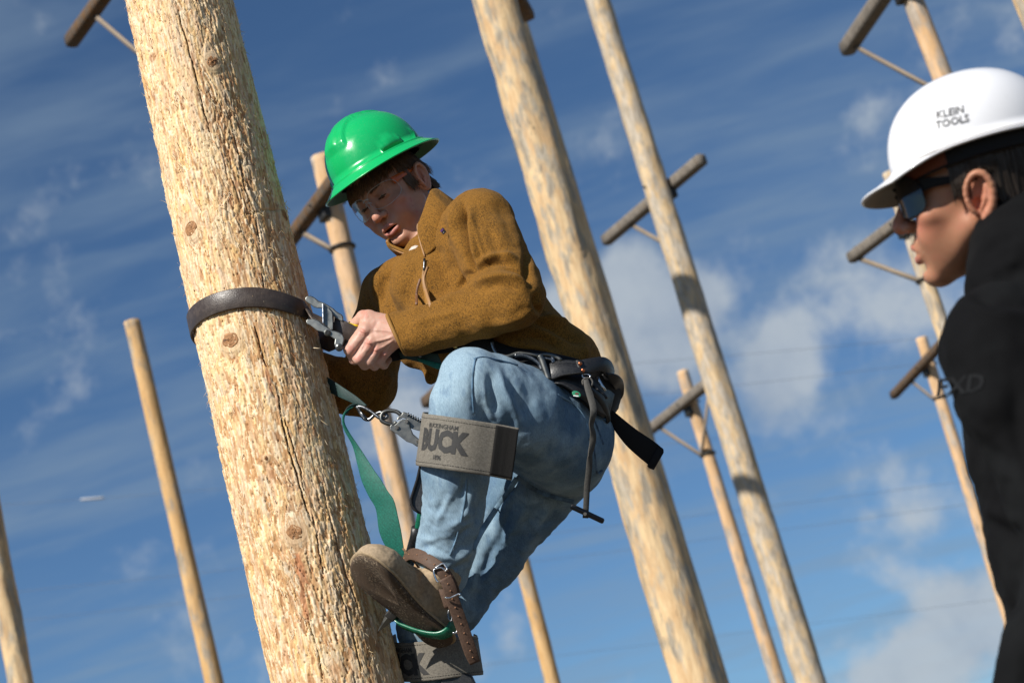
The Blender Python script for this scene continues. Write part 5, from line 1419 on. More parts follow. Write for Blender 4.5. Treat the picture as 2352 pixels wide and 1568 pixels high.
BT = Pose((994, 1457, 96), (-.72, .565, .38), (.42, .74, -.52), 1.04)      # boot: z to the toe, y up through the ankle, x inwards
PBT = rigid_at((994, 1457))
D = SDF((-95, -8, -50), (90, 190, 262), 2.4)
D.chain([(0, 30, 0, 38), (0, 36, 60, 44), (1, 36, 130, 49), (4, 34, 190, 46), (6, 30, 218, 36)], 14)
D.ell((3, 36, 190), (53, 38, 58), 16); D.ell((2, 66, 85), (34, 34, 50), 20); D.ell((0, 40, -8), (34, 42, 30), 14)
an_ = BT.inv((1014, 1322, 102)); D.chain([(0, 64, 22, 40), tuple((np.array([0, 64, 22])+an_)/2)+(40,), tuple(an_)+(46,)], 16)
D.plane((0, 6, 0), (0, -1, 0))
V, Q = D.mesh(); V = relax(V, Q, 1, .4); N = vnormals(V, Q)
if (N*(V-V.mean(0))).sum() < 0: N = -N
V = V+N*((fbm(V[:, 0]/22, V[:, 1]/18, V[:, 2]/22, o=3, s=71)-.5)*3.5-1.8*np.exp(-((V[:, 2]-(128-.35*np.abs(V[:, 0])))/3.2)**2)*(V[:, 1] > 40))[:, None]
W_ = PBT(BT(V)); C = np.tile([.3, .215, .135], (len(V), 1))
boot = mesh_obj('boot', W_, orient(W_, Q), m_suede, CL)
# sole and welt outlines (mm, x across, z along)
so_pts = [(0, -42), (22, -38), (35, -18), (36, 15), (33, 55), (36, 95), (44, 140), (50, 180), (47, 215), (34, 240), (12, 253), (-10, 250), (-30, 236), (-40, 210), (-42, 170), (-37, 120), (-31, 75), (-33, 20), (-34, -12), (-22, -36)]
so_sp = spline(np.vstack([so_pts, so_pts[:1]]), 81)[:-1]
def slab(name, sc, y0, y1, m, bulge=2.0):
    c = np.array([2, 105]); V = []; n = len(so_sp); ys = [(y0, .96), (y0+(y1-y0)*.3, 1.0), (y0+(y1-y0)*.75, 1.0), (y1, .97)]
    for (y, k) in ys: V += [((p[0]-c[0])*1.2*sc*k+c[0], y+max(0, (p[1]-190)/60)**2*9, (p[1]-c[1])*sc*k+c[1]) for p in so_sp]
    F = [(j*n+i, j*n+(i+1) % n, (j+1)*n+(i+1) % n, (j+1)*n+i) for j in range(3) for i in range(n)]
    # caps as rings so the underside can curve
    base = len(V)
    for (row, s2) in ((0, 1), (3, -1)):
        r_ = np.array(V[row*n:(row+1)*n])
        for k in (.6, .2, .01): V += [tuple(q) for q in (r_-r_.mean(0))*[k, 1, k]+r_.mean(0)+[0, -s2*(1-k)*bulge, 0]]
    for q_, (row, s2) in enumerate(((0, 1), (3, -1))):
        prev = row*n
        for k in range(3):
            nb = base+q_*3*n+k*n; F += [(prev+i, prev+(i+1) % n, nb+(i+1) % n, nb+i) for i in range(n)]; prev = nb
    o = mesh_obj(name, PBT(BT(np.array(V))), F, m, boot); fix_normals(o); return o
slab('welt', 1.04, 8, 15, m_suede_d, .3); slab('sole', 1.0, -4, 9, m_sole, 2)
def bt(pts): return PBT(BT(np.array(pts, float)))
# moc toe seam, collar, laces
seam_pts = spline([(-34, 66, 118), (-42, 58, 160), (-34, 60, 205), (-8, 64, 228), (20, 62, 224), (42, 58, 190), (46, 60, 150), (34, 68, 118)], 40)
v_, f_ = tube(bt(seam_pts), .0022, 6); mesh_obj('toe_seam', v_, f_, m_suede_d, boot)
for zc, yc in ((112, 90), (96, 98), (80, 106)):
    v_, f_ = tube(bt(spline([(-20, yc-10, zc), (-10, yc+2, zc+2), (8, yc+2, zc-2), (20, yc-10, zc)], 10)), .0024, 6); mesh_obj('lace', v_, f_, m_lace, boot)
for pl in ([(-4, 108, 98), (-22, 110, 116), (-30, 98, 110), (-14, 102, 98)], [(0, 107, 96), (6, 122, 122), (4, 136, 140)], [(-6, 108, 96), (-12, 120, 130), (-22, 130, 156)]):
    v_, f_ = tube(bt(spline(pl, 14)), .0022, 6); mesh_obj('lace', v_, f_, m_lace, boot)

# the near climbing spur
SP = thing('climbing_spur', 'near leg climbing spur with grey canvas calf wrap, brown ankle strap and steel gaff', 'climbing spur', PP(np.array([[980, 1300, 60.0]]))[0])
# stirrup under the instep
st = spline([(-50, 60, 84), (-52, 25, 78), (-46, -8, 68), (-24, -15, 48), (6, -17, 22), (34, -14, 2), (52, -2, -6), (56, 20, -6), (54, 50, -2)], 34); pw = bt(st); zax = bt([(0, 0, 10)])[0]-bt([(0, 0, 0)])[0]; zax /= np.linalg.norm(zax)
ctr = bt([(2, 40, 36)])[0]; v_, f_ = ribbon(pw, np.tile(zax*.011, (34, 1)), .005, pw-ctr); mesh_obj('stirrup', v_, f_, m_gpaint, SP)
# shank up the inside of the calf with its sleeve and pad
sh_ = spline([(44, 60, 38), (50, 130, 34)], 4); far = PP(np.array([[930, 1330, 10.], [945, 1268, 60], [958, 1225, 105], [966, 1180, 140], [975, 1100, 175]]))
v_, f_ = tube(np.vstack([bt([(-50, 50, 82)]), far]), .0075, 8, flat=.45); mesh_obj('shank', v_, f_, m_gpaint, SP)
v_, f_ = tube(PP(np.array([[931, 1322, 20.], [944, 1272, 64], [955, 1232, 100], [958, 1212, 115]])), .0125, 10); mesh_obj('shank_sleeve', v_, f_, m_black_leather, SP)
plate('calf_pad', [c4(*q) for q in [(745, 740), (715, 860), (680, 960), (664, 1010), (668, 1060), (690, 1100), (730, 1125), (775, 1140), (840, 1000), (860, 860), (850, 745)]], 178, 16, m_black_leather, SP, .004)
v_, f_ = tube(PP(np.array([[*c4(*q), 182.0] for q in [(748, 745), (722, 860), (690, 958), (674, 1010), (678, 1055), (698, 1090), (735, 1114)]])), .003, 8); mesh_obj('pad_piping', v_, f_, m_black_web, SP)
# calf wrap
def wrap(pts, up_vec, T, name='calf_wrap', mt=None, n=60, th=.004):
    c = spline(pts, n); a = PP(c+np.array(up_vec)); b_ = PP(c-np.array(up_vec)); m_ = (a+b_)/2; hv = (b_-a)/2
    d = np.gradient(m_, axis=0); nn_ = np.cross(hv, d); nn_ /= np.linalg.norm(nn_, axis=1)[:, None]
    # gentle sag so the band is not perfectly flat
    s_ = (fbm(np.linspace(0, 6, n), np.zeros(n), s=12)-.5)*.006; m_ = m_+nn_*s_[:, None]
    v_, f_ = ribbon(m_, hv, th, nn_); o = mesh_obj(name, v_, f_, mt or m_canvas, T)
    return o, m_, hv, nn_, d
wp = [(1010, 1000, 130), (985, 1006, 150), (966, 1006, 195), (972, 1010, 255), (998, 1013, 303), (1040, 1019, 326), (1085, 1026, 326), (1130, 1033, 312), (1158, 1038, 304), (1184, 1043, 300)]
wo_, wm, wh, wn, wd = wrap(wp, (8, -60, 7), SP)
sgn = 1 if (wn[30]@VW) > 0 else -1; wn = wn*sgn
arc = np.concatenate([[0], np.cumsum(np.linalg.norm(np.diff(wm, axis=0), axis=1))])
def wrap_fn(u0, v0, m_=wm, hv=wh, nn_=wn, arc_=arc, off=.0028):
    # arc position whose picture place is nearest (u0, v0)
    tgt = P(u0, v0, 300.0); k = np.argmin(np.linalg.norm(np.cross(m_-CAM, (tgt-CAM)/np.linalg.norm(tgt-CAM)), axis=1)); s0 = arc_[k]
    hu = hv/np.linalg.norm(hv, axis=1)[:, None]; up_ = np.where((hu@UP > 0)[:, None], hu, -hu)
    # height across the band of the requested point
    def g(x, y, dy=0.0):
        s = np.clip(s0+x, 0, arc_[-1]); q = np.stack([np.interp(s, arc_, m_[:, i]) for i in range(3)], 1); u_ = np.stack([np.interp(s, arc_, up_[:, i]) for i in range(3)], 1); n2 = np.stack([np.interp(s, arc_, nn_[:, i]) for i in range(3)], 1)
        return q+u_*(y+dy)[:, None]+n2*off
    return g
g_ = wrap_fn(1012, 1015)
text_on('lettering', 'BUCK', .060, lambda x, y: g_(x*.80, y, .000), m_ink, wo_, offset=.0036)
text_on('lettering', 'BUCKINGHAM', .0135, lambda x, y: g_(x*.92+.002, y, .0325), m_ink, wo_, offset=.0002)
text_on('lettering', '1896', .014, lambda x, y: g_(x*.8+.000, y, -.0335), m_ink, wo_, offset=.0004)
# black fastening tape at the free end
k0 = int(np.searchsorted(arc, arc[-1]-.050))
v_, f_ = ribbon(wm[k0:]+wn[k0:]*.0022, wh[k0:]*.94, .003, wn[k0:]); mesh_obj('hook_tape', v_, f_, m_velcro, SP)
def stitches(m_, hv, nn_, arc_, fr, T, s0, s1, step=.0058, mt=None):
    V, F = [], []
    for s in np.arange(s0, s1, step):
        q = [np.array([np.interp(x, arc_, m_[:, i]+hv[:, i]*fr+nn_[:, i]*.0024) for i in range(3)]) for x in (s, s+step*.62)]
        v_, f_ = tube(q, .0006, 4); n0 = len(V); V += list(v_); F += [tuple(i+n0 for i in f) for f in f_]
    mesh_obj('stitching', V, F, mt or m_thread, T)
stitches(wm, wh, wn, arc, .84, wo_, .02, arc[-1]-.05); stitches(wm, wh, wn, arc, -.84, wo_, .02, arc[-1]-.05)
# ankle strap, buckle and long tail
strap = [c5(*q) for q in [(520, 600), (545, 560), (600, 530), (690, 560), (770, 610), (830, 655), (880, 720), (920, 800), (940, 880)]]
sw = [70, 108, 152, 190, 204, 208, 204, 194, 184]
pw = PP(spline(np.column_stack([strap, sw]), 30)); d = np.gradient(pw, axis=0); d /= np.linalg.norm(d, axis=1)[:, None]; nn_ = pw-PP(np.array([[1005, 1345, 90.0]]))[0]; nn_ -= d*np.einsum('ij,ij->i', nn_, d)[:, None]; nn_ /= np.linalg.norm(nn_, axis=1)[:, None]
nn_ = nn_*.45+VW*.55; hv = np.cross(d, nn_); hv /= np.linalg.norm(hv, axis=1)[:, None]
v_, f_ = ribbon(pw, hv*.0135, .0035, nn_); ast = mesh_obj('ankle_strap', v_, f_, m_leather, SP)
V, F = [], []
for k in range(3, 28, 3):
    v_, f_ = tube([pw[k]+nn_[k]*.001, pw[k]+nn_[k]*.0034], .0017, 8); n0 = len(V); V += list(v_); F += [tuple(i+n0 for i in f) for f in f_]
mesh_obj('strap_holes', V, F, simple('hole_brown', (.28, .13, .06), .8, 0, .2, 100, 0), ast)  # hole discs in a lighter brown than the strap
t1 = [c5(*q) for q in [(862, 720), (900, 800), (925, 900), (965, 1010), (1000, 1110), (1040, 1230), (1075, 1330), (1105, 1405)]]
pw = PP(spline(np.column_stack([t1, [208, 206, 200, 192, 184, 176, 168, 160]]), 34)); d = np.gradient(pw, axis=0); d /= np.linalg.norm(d, axis=1)[:, None]; hv = np.cross(d, VW); hv /= np.linalg.norm(hv, axis=1)[:, None]; hv += VW*.25
v_, f_ = ribbon(pw, hv*np.interp(np.arange(34), [0, 28, 33], [.0135, .0135, .011])[:, None], .0032, np.cross(hv, d)); mesh_obj('strap_tail', v_, f_, m_leather, SP)
V, F = [], []
for k in range(3, 32, 3):
    v_, f_ = tube([pw[k], pw[k]+VW*.0034], .0016, 8); n0 = len(V); V += list(v_); F += [tuple(i+n0 for i in f) for f in f_]
mesh_obj('strap_holes', V, F, simple('hole_rim', (.30, .15, .08), .8, 0, .2, 100, 0), SP)
t1 = [c5(*q) for q in [(820, 700), (850, 800), (875, 880), (900, 960)]]; pw = PP(spline(np.column_stack([t1, [160, 165, 165, 160]]), 12)); d = np.gradient(pw, axis=0); d /= np.linalg.norm(d, axis=1)[:, None]; hv = np.cross(d, VW); hv /= np.linalg.norm(hv, axis=1)[:, None]
v_, f_ = ribbon(pw, hv*.011, .0035, np.cross(hv, d)); mesh_obj('stirrup_strap', v_, f_, m_leather, SP)
for pts in ([(775, 650), (775, 690), (800, 750), (812, 752)], [(780, 648), (848, 608), (880, 650), (862, 668)], [(775, 655), (830, 640), (862, 660)], [(862, 880), (905, 882), (975, 850), (982, 862)]):
    q = np.array([[*c5(*p), 213.0] for p in pts]); v_, f_ = tube(PP(spline(q, 14)), .0021, 8); mesh_obj('buckle', v_, f_, m_chrome, SP)
rg = [c5(*q) for q in [(905, 965), (890, 1000), (893, 1045), (910, 1070), (920, 1050), (915, 1000)]]; v_, f_ = tube(PP(spline(np.column_stack([rg, [150]*6]), 20)), .0022, 8, closed=True); mesh_obj('strap_ring', v_, f_, m_gunmetal, SP)
rg = [c5(*q) for q in [(960, 1110), (968, 1135), (955, 1160), (925, 1165)]]; v_, f_ = tube(PP(spline(np.column_stack([rg, [150]*4]), 12)), .0026, 8); mesh_obj('strap_hook', v_, f_, m_chrome, SP)
# gaff: a tapered steel spike into the wood
gf = [c5(*q) for q in [(395, 1005), (440, 1020), (445, 1045), (405, 1085), (325, 1152), (360, 1080)]]
gA, gB = PP(np.array([[*c5(430, 1025), 104.0]]))[0], PP(np.array([[*c5(326, 1152), 94.0]]))[0]
dd, a1, b1 = frame_of(gB-gA, tuple(VW)); V = []
for f, r in ((-.25, .013), (0, .012), (.5, .0075), (1, .0008)): V += [gA+(gB-gA)*f+r*(math.cos(t)*a1+math.sin(t)*b1*.8) for t in (0.3, 1.9, 3.6, 5.2)]
F = [(j*4+i, j*4+(i+1) % 4, (j+1)*4+(i+1) % 4, (j+1)*4+i) for j in range(3) for i in range(4)]+[(3, 2, 1, 0), (12, 13, 14, 15)]
mesh_obj('gaff', V, F, m_plate, SP, smooth=False)
v_, f_ = boxg(gA-(gB-gA)*.5, gB-gA, a1, b1, .03, .012, .009, .003); mesh_obj('gaff_socket', v_, f_, m_dark_iron, SP)

# the far leg spur
SP2 = thing('climbing_spur', 'far leg climbing spur, its canvas calf wrap just above the bottom of the photo', 'climbing spur', PP(np.array([[1010, 1560, -60.0]]))[0])
wp = [(915, 1500, -160), (895, 1512, -110), (905, 1518, -50), (940, 1520, -8), (990, 1516, 14), (1040, 1510, 12), (1080, 1506, -10), (1100, 1504, -50), (1095, 1500, -120)]
wo2, wm2, wh2, wn2, wd2 = wrap(wp, (-7, -45, 0), SP2); wn2 = wn2*(1 if (wn2[30]@VW) > 0 else -1); arc2 = np.concatenate([[0], np.cumsum(np.linalg.norm(np.diff(wm2, axis=0), axis=1))])
g2 = wrap_fn(928, 1520, wm2, wh2, wn2, arc2)
text_on('lettering', 'BUCK', .060, lambda x, y: g2(x*.80-.006, y, -.008), m_ink, wo2, offset=.0036); text_on('lettering', 'BUCKINGHAM', .0135, lambda x, y: g2(x*.92-.01, y, .026), m_ink, wo2, offset=.0005)
stitches(wm2, wh2, wn2, arc2, .84, wo2, .05, arc2[-1]-.04); stitches(wm2, wh2, wn2, arc2, -.84, wo2, .05, arc2[-1]-.04)
# far boot, spur shank (below the frame)
BT2 = Pose((1085, 1905, -130), (-.80, .35, .1), (-.15, .98, 0), 1.0)
D = SDF((-60, -14, -45), (62, 150, 262), 4.0); D.chain([(0, 30, 0, 38), (0, 36, 60, 42), (1, 33, 130, 42), (4, 30, 205, 36)], 14); D.chain([(0, 60, 16, 42), (0, 140, 10, 46)], 16); D.plane((0, -4, 0), (0, -1, 0))
V, Q = D.mesh(); W_ = PP(BT2(V)); mesh_obj('boot', W_, orient(W_, Q), m_suede, CL)
v_, f_ = tube(PP(np.array([[1000, 1440, -150.], [1010, 1600, -165], [1030, 1760, -190], [1060, 1905, -185], [1045, 1925, -130], [1050, 1920, -80]])), .008, 8, flat=.5); mesh_obj('shank', v_, f_, m_gpaint, SP2)
v_, f_ = tube(PP(np.array([[1010, 1850, -150.], [960, 1880, -130], [905, 1925, -100]])), [.014, .011, .001], 6); mesh_obj('gaff', v_, f_, m_gunmetal, SP2)
plate('calf_pad', [(1010, 1548), (1052, 1544), (1082, 1548), (1108, 1600), (1100, 1640), (1020, 1640)], 10, 20, m_black_leather, SP2, .004)

# ------------------------------------------------------------------ pole strap
ST = thing('pole_strap', 'brown rubberised strap looped round the splintered pole and gripped by the climber', 'climbing strap', pole_pt(math.pi/2, pole_hit(566, 690)[1]))
m_band, b = new_mat('brown_rubber_webbing'); tcn = b.n('ShaderNodeTexCoord').outputs['Object']
v1 = b.n('ShaderNodeTexVoronoi', Vector=tcn, Scale=330.0); a = b.n('ShaderNodeTexNoise', Vector=tcn, Scale=60.0, Detail=5.0, Roughness=.65)
setc(b, 'Base Color', b.mix(b.smooth(a.outputs[0], .4, .7, 0, .8), (.052, .037, .029), (.082, .061, .048))); setc(b, 'Roughness', b.smooth(a.outputs[0], .3, .7, .36, .5)); setc(b, 'Specular IOR Level', .5); bump(b, v1.outputs['Distance'], .35, .0008)
front = [pole_hit(u, v) for (u, v) in [(470, 711), (500, 697), (535, 688), (570, 684), (605, 686), (640, 693), (670, 704)]]
front = sorted([((h[0]) % (2*np.pi), h[1]) for h in front])
tl, tr_ = front[-1], front[0]
t_left = pole_hit(446, 730)[1]; t_right = pole_hit(694, 715)
loop = [(tr_[0]-.55, tr_[1]-.012)]+front+[(math.pi-.02, t_left-.001), (math.pi+.45, t_left-.016)]
lt = np.array(loop); thl = np.linspace(lt[0, 0], lt[-1, 0], 60); tl_ = np.interp(thl, lt[:, 0], lt[:, 1]); tl_ = np.convolve(np.pad(tl_, 3, mode='edge'), np.ones(7)/7, mode='valid')
gap_ = .0055+.008*sstep(2.6, 3.4, thl)
loopP = np.array([pole_pt(a_, b_, g) for a_, b_, g in zip(thl, tl_, gap_)])[::-1]
nrmP = np.array([math.cos(a_)*PEa+math.sin(a_)*PEb for a_ in thl])[::-1]
hand_pts = PP(np.array([[735, 736, 104.], [768, 750, 103], [806, 764, 99], [850, 786, 88], [900, 800, 78]]))
allp = np.vstack([loopP[:-3], hand_pts]); alln = np.vstack([nrmP[:-3], np.array([VW*1.0+UP*.1]*5)])
# smooth path
allp = spline(allp[::2] if len(allp) % 2 else np.vstack([allp[:-1:2], allp[-1:]]), 110); alln = spline(alln[::2] if len(alln) % 2 else np.vstack([alln[:-1:2], alln[-1:]]), 110); alln /= np.linalg.norm(alln, axis=1)[:, None]
d = np.gradient(allp, axis=0); d /= np.linalg.norm(d, axis=1)[:, None]; hv = np.cross(alln, d); hv /= np.linalg.norm(hv, axis=1)[:, None]
hwid = np.interp(np.arange(110), [0, 70, 109], [.0235, .0235, .0215])[:, None]
v_, f_ = ribbon(allp, hv*hwid, .0048, alln); mesh_obj('strap', v_, f_, m_band, ST)
# back of the loop, coming out again on the right below the buckle
bk = [(math.pi+.40, t_left-.016), (math.pi+1.0, t_left-.030), (3*math.pi/2, t_left-.050), (2*math.pi-1.0, t_left-.058), (2*math.pi-.35, t_left-.060)]
bk = np.array(bk); thb = np.linspace(bk[0, 0], bk[-1, 0], 30); tb = np.interp(thb, bk[:, 0], bk[:, 1])
bp = np.array([pole_pt(a_, b_, .010) for a_, b_ in zip(thb, tb)]); bn = np.array([math.cos(a_)*PEa+math.sin(a_)*PEb for a_ in thb])
ext = PP(np.array([[742, 786, -12.], [775, 776, 30], [805, 770, 66]])); bp = np.vstack([bp, ext]); bn = np.vstack([bn, [VW]*3])
bp = spline(bp, 60); bn = spline(bn, 60); bn /= np.linalg.norm(bn, axis=1)[:, None]; d = np.gradient(bp, axis=0); d /= np.linalg.norm(d, axis=1)[:, None]; hv = np.cross(bn, d); hv /= np.linalg.norm(hv, axis=1)[:, None]
v_, f_ = ribbon(bp, hv*.0225, .0045, bn); mesh_obj('strap_back', v_, f_, m_band, ST)
# strap running on from the hand to the hip ring
edge_ribbon('hip_strap', [(884, 792), (940, 786), (1010, 776), (1080, 770), (1133, 772)], [(890, 832), (945, 822), (1010, 812), (1080, 806), (1133, 812)], [72, 66, 92, 118, 128], [68, 62, 90, 116, 126], m_black_web, ST)
edge_ribbon('green_underlayer', [(915, 808), (960, 808), (1005, 812)], [(920, 822), (965, 832), (1022, 850)], [70, 82, 104], [68, 80, 100], m_dweb, ST)
edge_ribbon('green_underlayer', [(958, 822), (1000, 832), (1020, 836)], [(962, 830), (1000, 846), (1022, 852)], [88, 98, 106], [86, 96, 104], m_gweb, ST)
for (u, v, r) in [(1046, 795, 5.5), (965, 818, 3.5)]:
    a_ = P(u, v, 112 if r > 5 else 94); v_, f_ = tube([a_, a_+VW*.003], r*.001, 14, hint=tuple(RT)); mesh_obj('eyelet', v_, f_, simple('brass_eyelet', (.45, .33, .12), .3, 1.0, .1, 90, 0) if r > 5 else m_gunmetal, ST)
# adjuster buckle
BK = thing('strap_adjuster', 'steel cam adjuster buckle clamped on the brown strap beside the climbing hand', 'buckle', P(760, 745, 120))
m_plate = simple('zinc_plate', (.19, .195, .185), .46, 1.0, .12, 60, .04, .0003)
up_pl = [c3(*q) for q in [(275, 180), (285, 150), (310, 133), (345, 128), (385, 136), (430, 165), (480, 208), (520, 222), (570, 238), (640, 280), (720, 330), (750, 365), (790, 392), (840, 418), (866, 450), (868, 500), (864, 535), (820, 515), (760, 480), (715, 440), (660, 380), (600, 345), (540, 322), (470, 322), (420, 310), (370, 272), (320, 240), (285, 212)]]
lo_pl = [c3(*q) for q in [(290, 545), (292, 512), (318, 494), (360, 490), (410, 492), (450, 505), (500, 530), (560, 580), (610, 612), (660, 648), (700, 670), (740, 678), (780, 690), (830, 712), (866, 742), (886, 790), (884, 832), (872, 868), (866, 905), (820, 910), (735, 900), (738, 860), (746, 810), (700, 782), (640, 745), (590, 722), (550, 695), (510, 688), (460, 672), (420, 640), (360, 595), (310, 572)]]
plate('side_plate', up_pl, 112, 14, m_plate, BK, .0018); plate('side_plate', lo_pl, 132, 14, m_plate, BK, .0018)
pp_ = plate('press_plate', [c3(*q) for q in [(560, 250), (578, 248), (640, 318), (690, 372), (700, 392), (712, 560), (710, 662), (660, 640), (600, 600), (562, 568), (552, 500), (548, 400)]], 124, 3, m_plate, BK, .0009)
plate('lever_edge', [c3(*q) for q in [(541, 252), (566, 252), (570, 560), (548, 560)]], 132, 10, m_chrome, BK, .0012)
ax1 = P(*c3(612, 520), 125.0)-P(*c3(608, 360), 125.0); ax1 /= np.linalg.norm(ax1); ay1 = np.cross(VW, ax1)
text_on('stamped_lettering', 'PRESS', .0095, flat_map(P(*c3(610, 440), 125.0)+VW*.0006, ax1, ay1), m_gunmetal, pp_)
v_, f_ = tube(np.vstack([P(*c3(560, 300), 106.), P(*c3(610, 640), 122.)]), .004, 10); mesh_obj('roller', v_, f_, m_gunmetal, BK)
plate('cam_arm', [c3(*q) for q in [(745, 800), (880, 790), (872, 880), (850, 950), (820, 985), (780, 975), (745, 930), (735, 880)]], 128, 10, m_gunmetal, BK, .0018)
hexbolt(*c3(625, 700), 134, 5.5, BK); hexbolt(*c3(812, 935), 134, 5.5, BK)
v_, f_ = tube(PP(np.array([[*c3(625, 710), 130.], [*c3(625, 710), 136.]])), .0075, 18, hint=tuple(RT)); mesh_obj('washer', v_, f_, m_plate, BK)
v_, f_ = tube(PP(np.array([[*c3(812, 938), 122.], [*c3(812, 938), 131.]])), .009, 18, hint=tuple(RT)); mesh_obj('washer', v_, f_, m_plate, BK)
v_, f_ = tube(PP(np.array([[*c3(*q), 104.] for q in [(955, 566), (1000, 574), (1020, 584), (1060, 592), (1118, 606)]])), .0028, 8); mesh_obj('yellow_pull_cord', v_, f_, simple('yellow_cord', (.75, .52, .01), .45, 0, .1, 90, 0), ST)

# green lanyard strap, ring and snap hook
LN = thing('green_lanyard', 'loose green webbing lanyard hanging in a twist between the pole and boot', 'lanyard', P(790, 950, 40))
edge_ribbon('webbing_tail', [c4(*q) for q in [(205, 300), (150, 330), (133, 390), (150, 470), (215, 590), (255, 740), (290, 870), (345, 990), (400, 1090), (425, 1260), (470, 1370), (520, 1450), (565, 1525)]],
            [c4(*q) for q in [(240, 270), (180, 318), (152, 388), (182, 470), (300, 650), (390, 790), (440, 860), (490, 945), (540, 1020), (575, 1160), (600, 1280), (618, 1400), (626, 1450)]],
            [52, 60, 62, 60, 50, 48, 50, 54, 56, 52, 48, 44, 40], [50, 56, 60, 58, 56, 66, 74, 80, 84, 80, 74, 66, 60], m_gweb, LN, n=70)
edge_ribbon('webbing_fold', [c4(*q) for q in [(150, 330), (175, 290), (215, 264), (262, 262), (320, 290), (400, 350)]], [c4(*q) for q in [(175, 345), (195, 312), (225, 290), (258, 286), (305, 308), (370, 350)]], [56, 56, 56, 58, 60, 62], [50, 50, 50, 50, 54, 60], m_dweb, LN, n=30)
edge_ribbon('webbing_upper', [c4(*q) for q in [(-60, 10), (10, 50), (120, 120), (240, 200), (330, 275)]], [c4(*q) for q in [(-60, 110), (30, 170), (120, 215), (220, 260), (300, 300)]], [-10, 20, 44, 54, 60], [-14, 14, 40, 50, 56], m_dweb, LN)
SH = thing('snap_hook', 'steel locking snap hook linking the lanyard ring to the calf wrap', 'snap hook', P(890, 960, 80))
m_hook = simple('zinc_hook_steel', (.14, .142, .135), .46, 1.0, .15, 70, .06, .0004)
rgp = [c4(*q) for q in [(250, 285), (300, 290), (370, 330), (430, 375), (480, 372), (484, 352), (440, 330), (390, 350), (350, 385), (310, 380), (280, 340)]]
v_, f_ = tube(PP(spline(np.column_stack([rgp, [66, 70, 74, 78, 80, 80, 78, 72, 70, 66, 64]]), 40)), .0042, 10, closed=True); mesh_obj('link_ring', v_, f_, m_gunmetal, LN)
bw_ = [c4(*q) for q in [(330, 395), (300, 350), (262, 300)]]; v_, f_ = tube(PP(np.column_stack([bw_, [74, 72, 68]])), .005, 8, flat=.5); mesh_obj('link_bar', v_, f_, m_gunmetal, LN)
hk = [c4(*q) for q in [(600, 355), (560, 325), (500, 318), (455, 335), (440, 372), (450, 400), (500, 422), (540, 425), (560, 405)]]
v_, f_ = tube(PP(spline(np.column_stack([hk, [84]*9]), 36)), .0058, 12, flat=.8); mesh_obj('hook_nose', v_, f_, m_hook, SH)
plate('hook_body', [c4(*q) for q in [(598, 350), (612, 326), (640, 335), (775, 405), (800, 420), (800, 492), (765, 484), (690, 462), (655, 448), (630, 420), (640, 385), (610, 372), (590, 385), (560, 392), (572, 365)]], 90, 9, m_hook, SH, .0014)
gate_ = plate('lock_lever', [c4(*q) for q in [(508, 440), (520, 425), (545, 430), (580, 400), (606, 384), (645, 388), (662, 405), (665, 440), (690, 500), (740, 545), (755, 570), (752, 600), (720, 600), (685, 575), (640, 560), (560, 498), (512, 470)]], 97, 9, m_hook, SH, .0014)
for k in range(7):
    q = np.array(c4(650+k*19, 350+k*9.5)); v_, f_ = tube(np.vstack([P(q[0]-1, q[1]+3, 92), P(q[0]+2, q[1]-5, 92)]), .0014, 6); mesh_obj('grip_rib', v_, f_, m_gunmetal, SH)
hexbolt(*c4(562, 447), 98, 5, SH, m_chrome, 'rivet'); hexbolt(*c4(640, 402), 98, 3.6, SH, m_chrome, 'rivet'); hexbolt(*c4(725, 558), 98, 3.0, SH, m_chrome, 'rivet')
v_, f_ = tube(PP(spline(np.column_stack([[c4(*q) for q in [(668, 490), (700, 530), (735, 555), (765, 560)]], [88]*4]), 12)), .003, 8); mesh_obj('spring_edge', v_, f_, m_gpaint, SH)

# ------------------------------------------------------------------ body belt
BB = thing('lineman_belt', 'black leather lineman belt with tool loops around the climber\'s hips', 'tool belt', P(1290, 880, 130))
def belt_ribbon(name, L_, R_, wl, wr_, m=None, th=.005, n=40, T=None): return edge_ribbon(name, L_, R_, wl, wr_, m or m_black_leather, T or BB, n, th)
belt_ribbon('back_pad', [(1120, 778), (1180, 798), (1250, 808), (1330, 826), (1392, 850), (1424, 895), (1418, 935)], [(1120, 812), (1180, 832), (1245, 860), (1305, 897), (1352, 938), (1382, 968), (1400, 960)], [128, 138, 148, 140, 112, 40, -30], [136, 150, 162, 156, 128, 60, -10], m_black_web, .008)
belt_ribbon('hip_pad', [(1250, 838), (1310, 850), (1370, 868), (1410, 905)], [(1262, 868), (1322, 900), (1368, 942), (1396, 958)], [160, 152, 126, 70], [168, 160, 134, 80], m_black_leather, .006)
belt_ribbon('leather_band', [cb(*q) for q in [(545, 322), (590, 300), (640, 284), (720, 276), (800, 280), (900, 262), (1000, 250), (1060, 282), (1086, 345), (1080, 400)]], [cb(*q) for q in [(580, 432), (620, 424), (680, 402), (740, 392), (820, 382), (900, 380), (985, 362), (1020, 400), (1040, 440), (1050, 470)]],
            [168, 172, 174, 174, 172, 164, 146, 120, 80, 40], [178, 182, 184, 184, 182, 172, 152, 124, 84, 44], th=.006)
belt_ribbon('tool_loop', [cb(*q) for q in [(985, 385), (1060, 378), (1130, 398), (1162, 450), (1165, 540), (1130, 600), (1092, 632)]], [cb(*q) for q in [(1020, 440), (1060, 450), (1085, 480), (1100, 520), (1095, 560), (1080, 600), (1068, 610)]], [120, 130, 110, 60, 20, 0, -10], [110, 110, 90, 50, 10, -10, -20], th=.005)
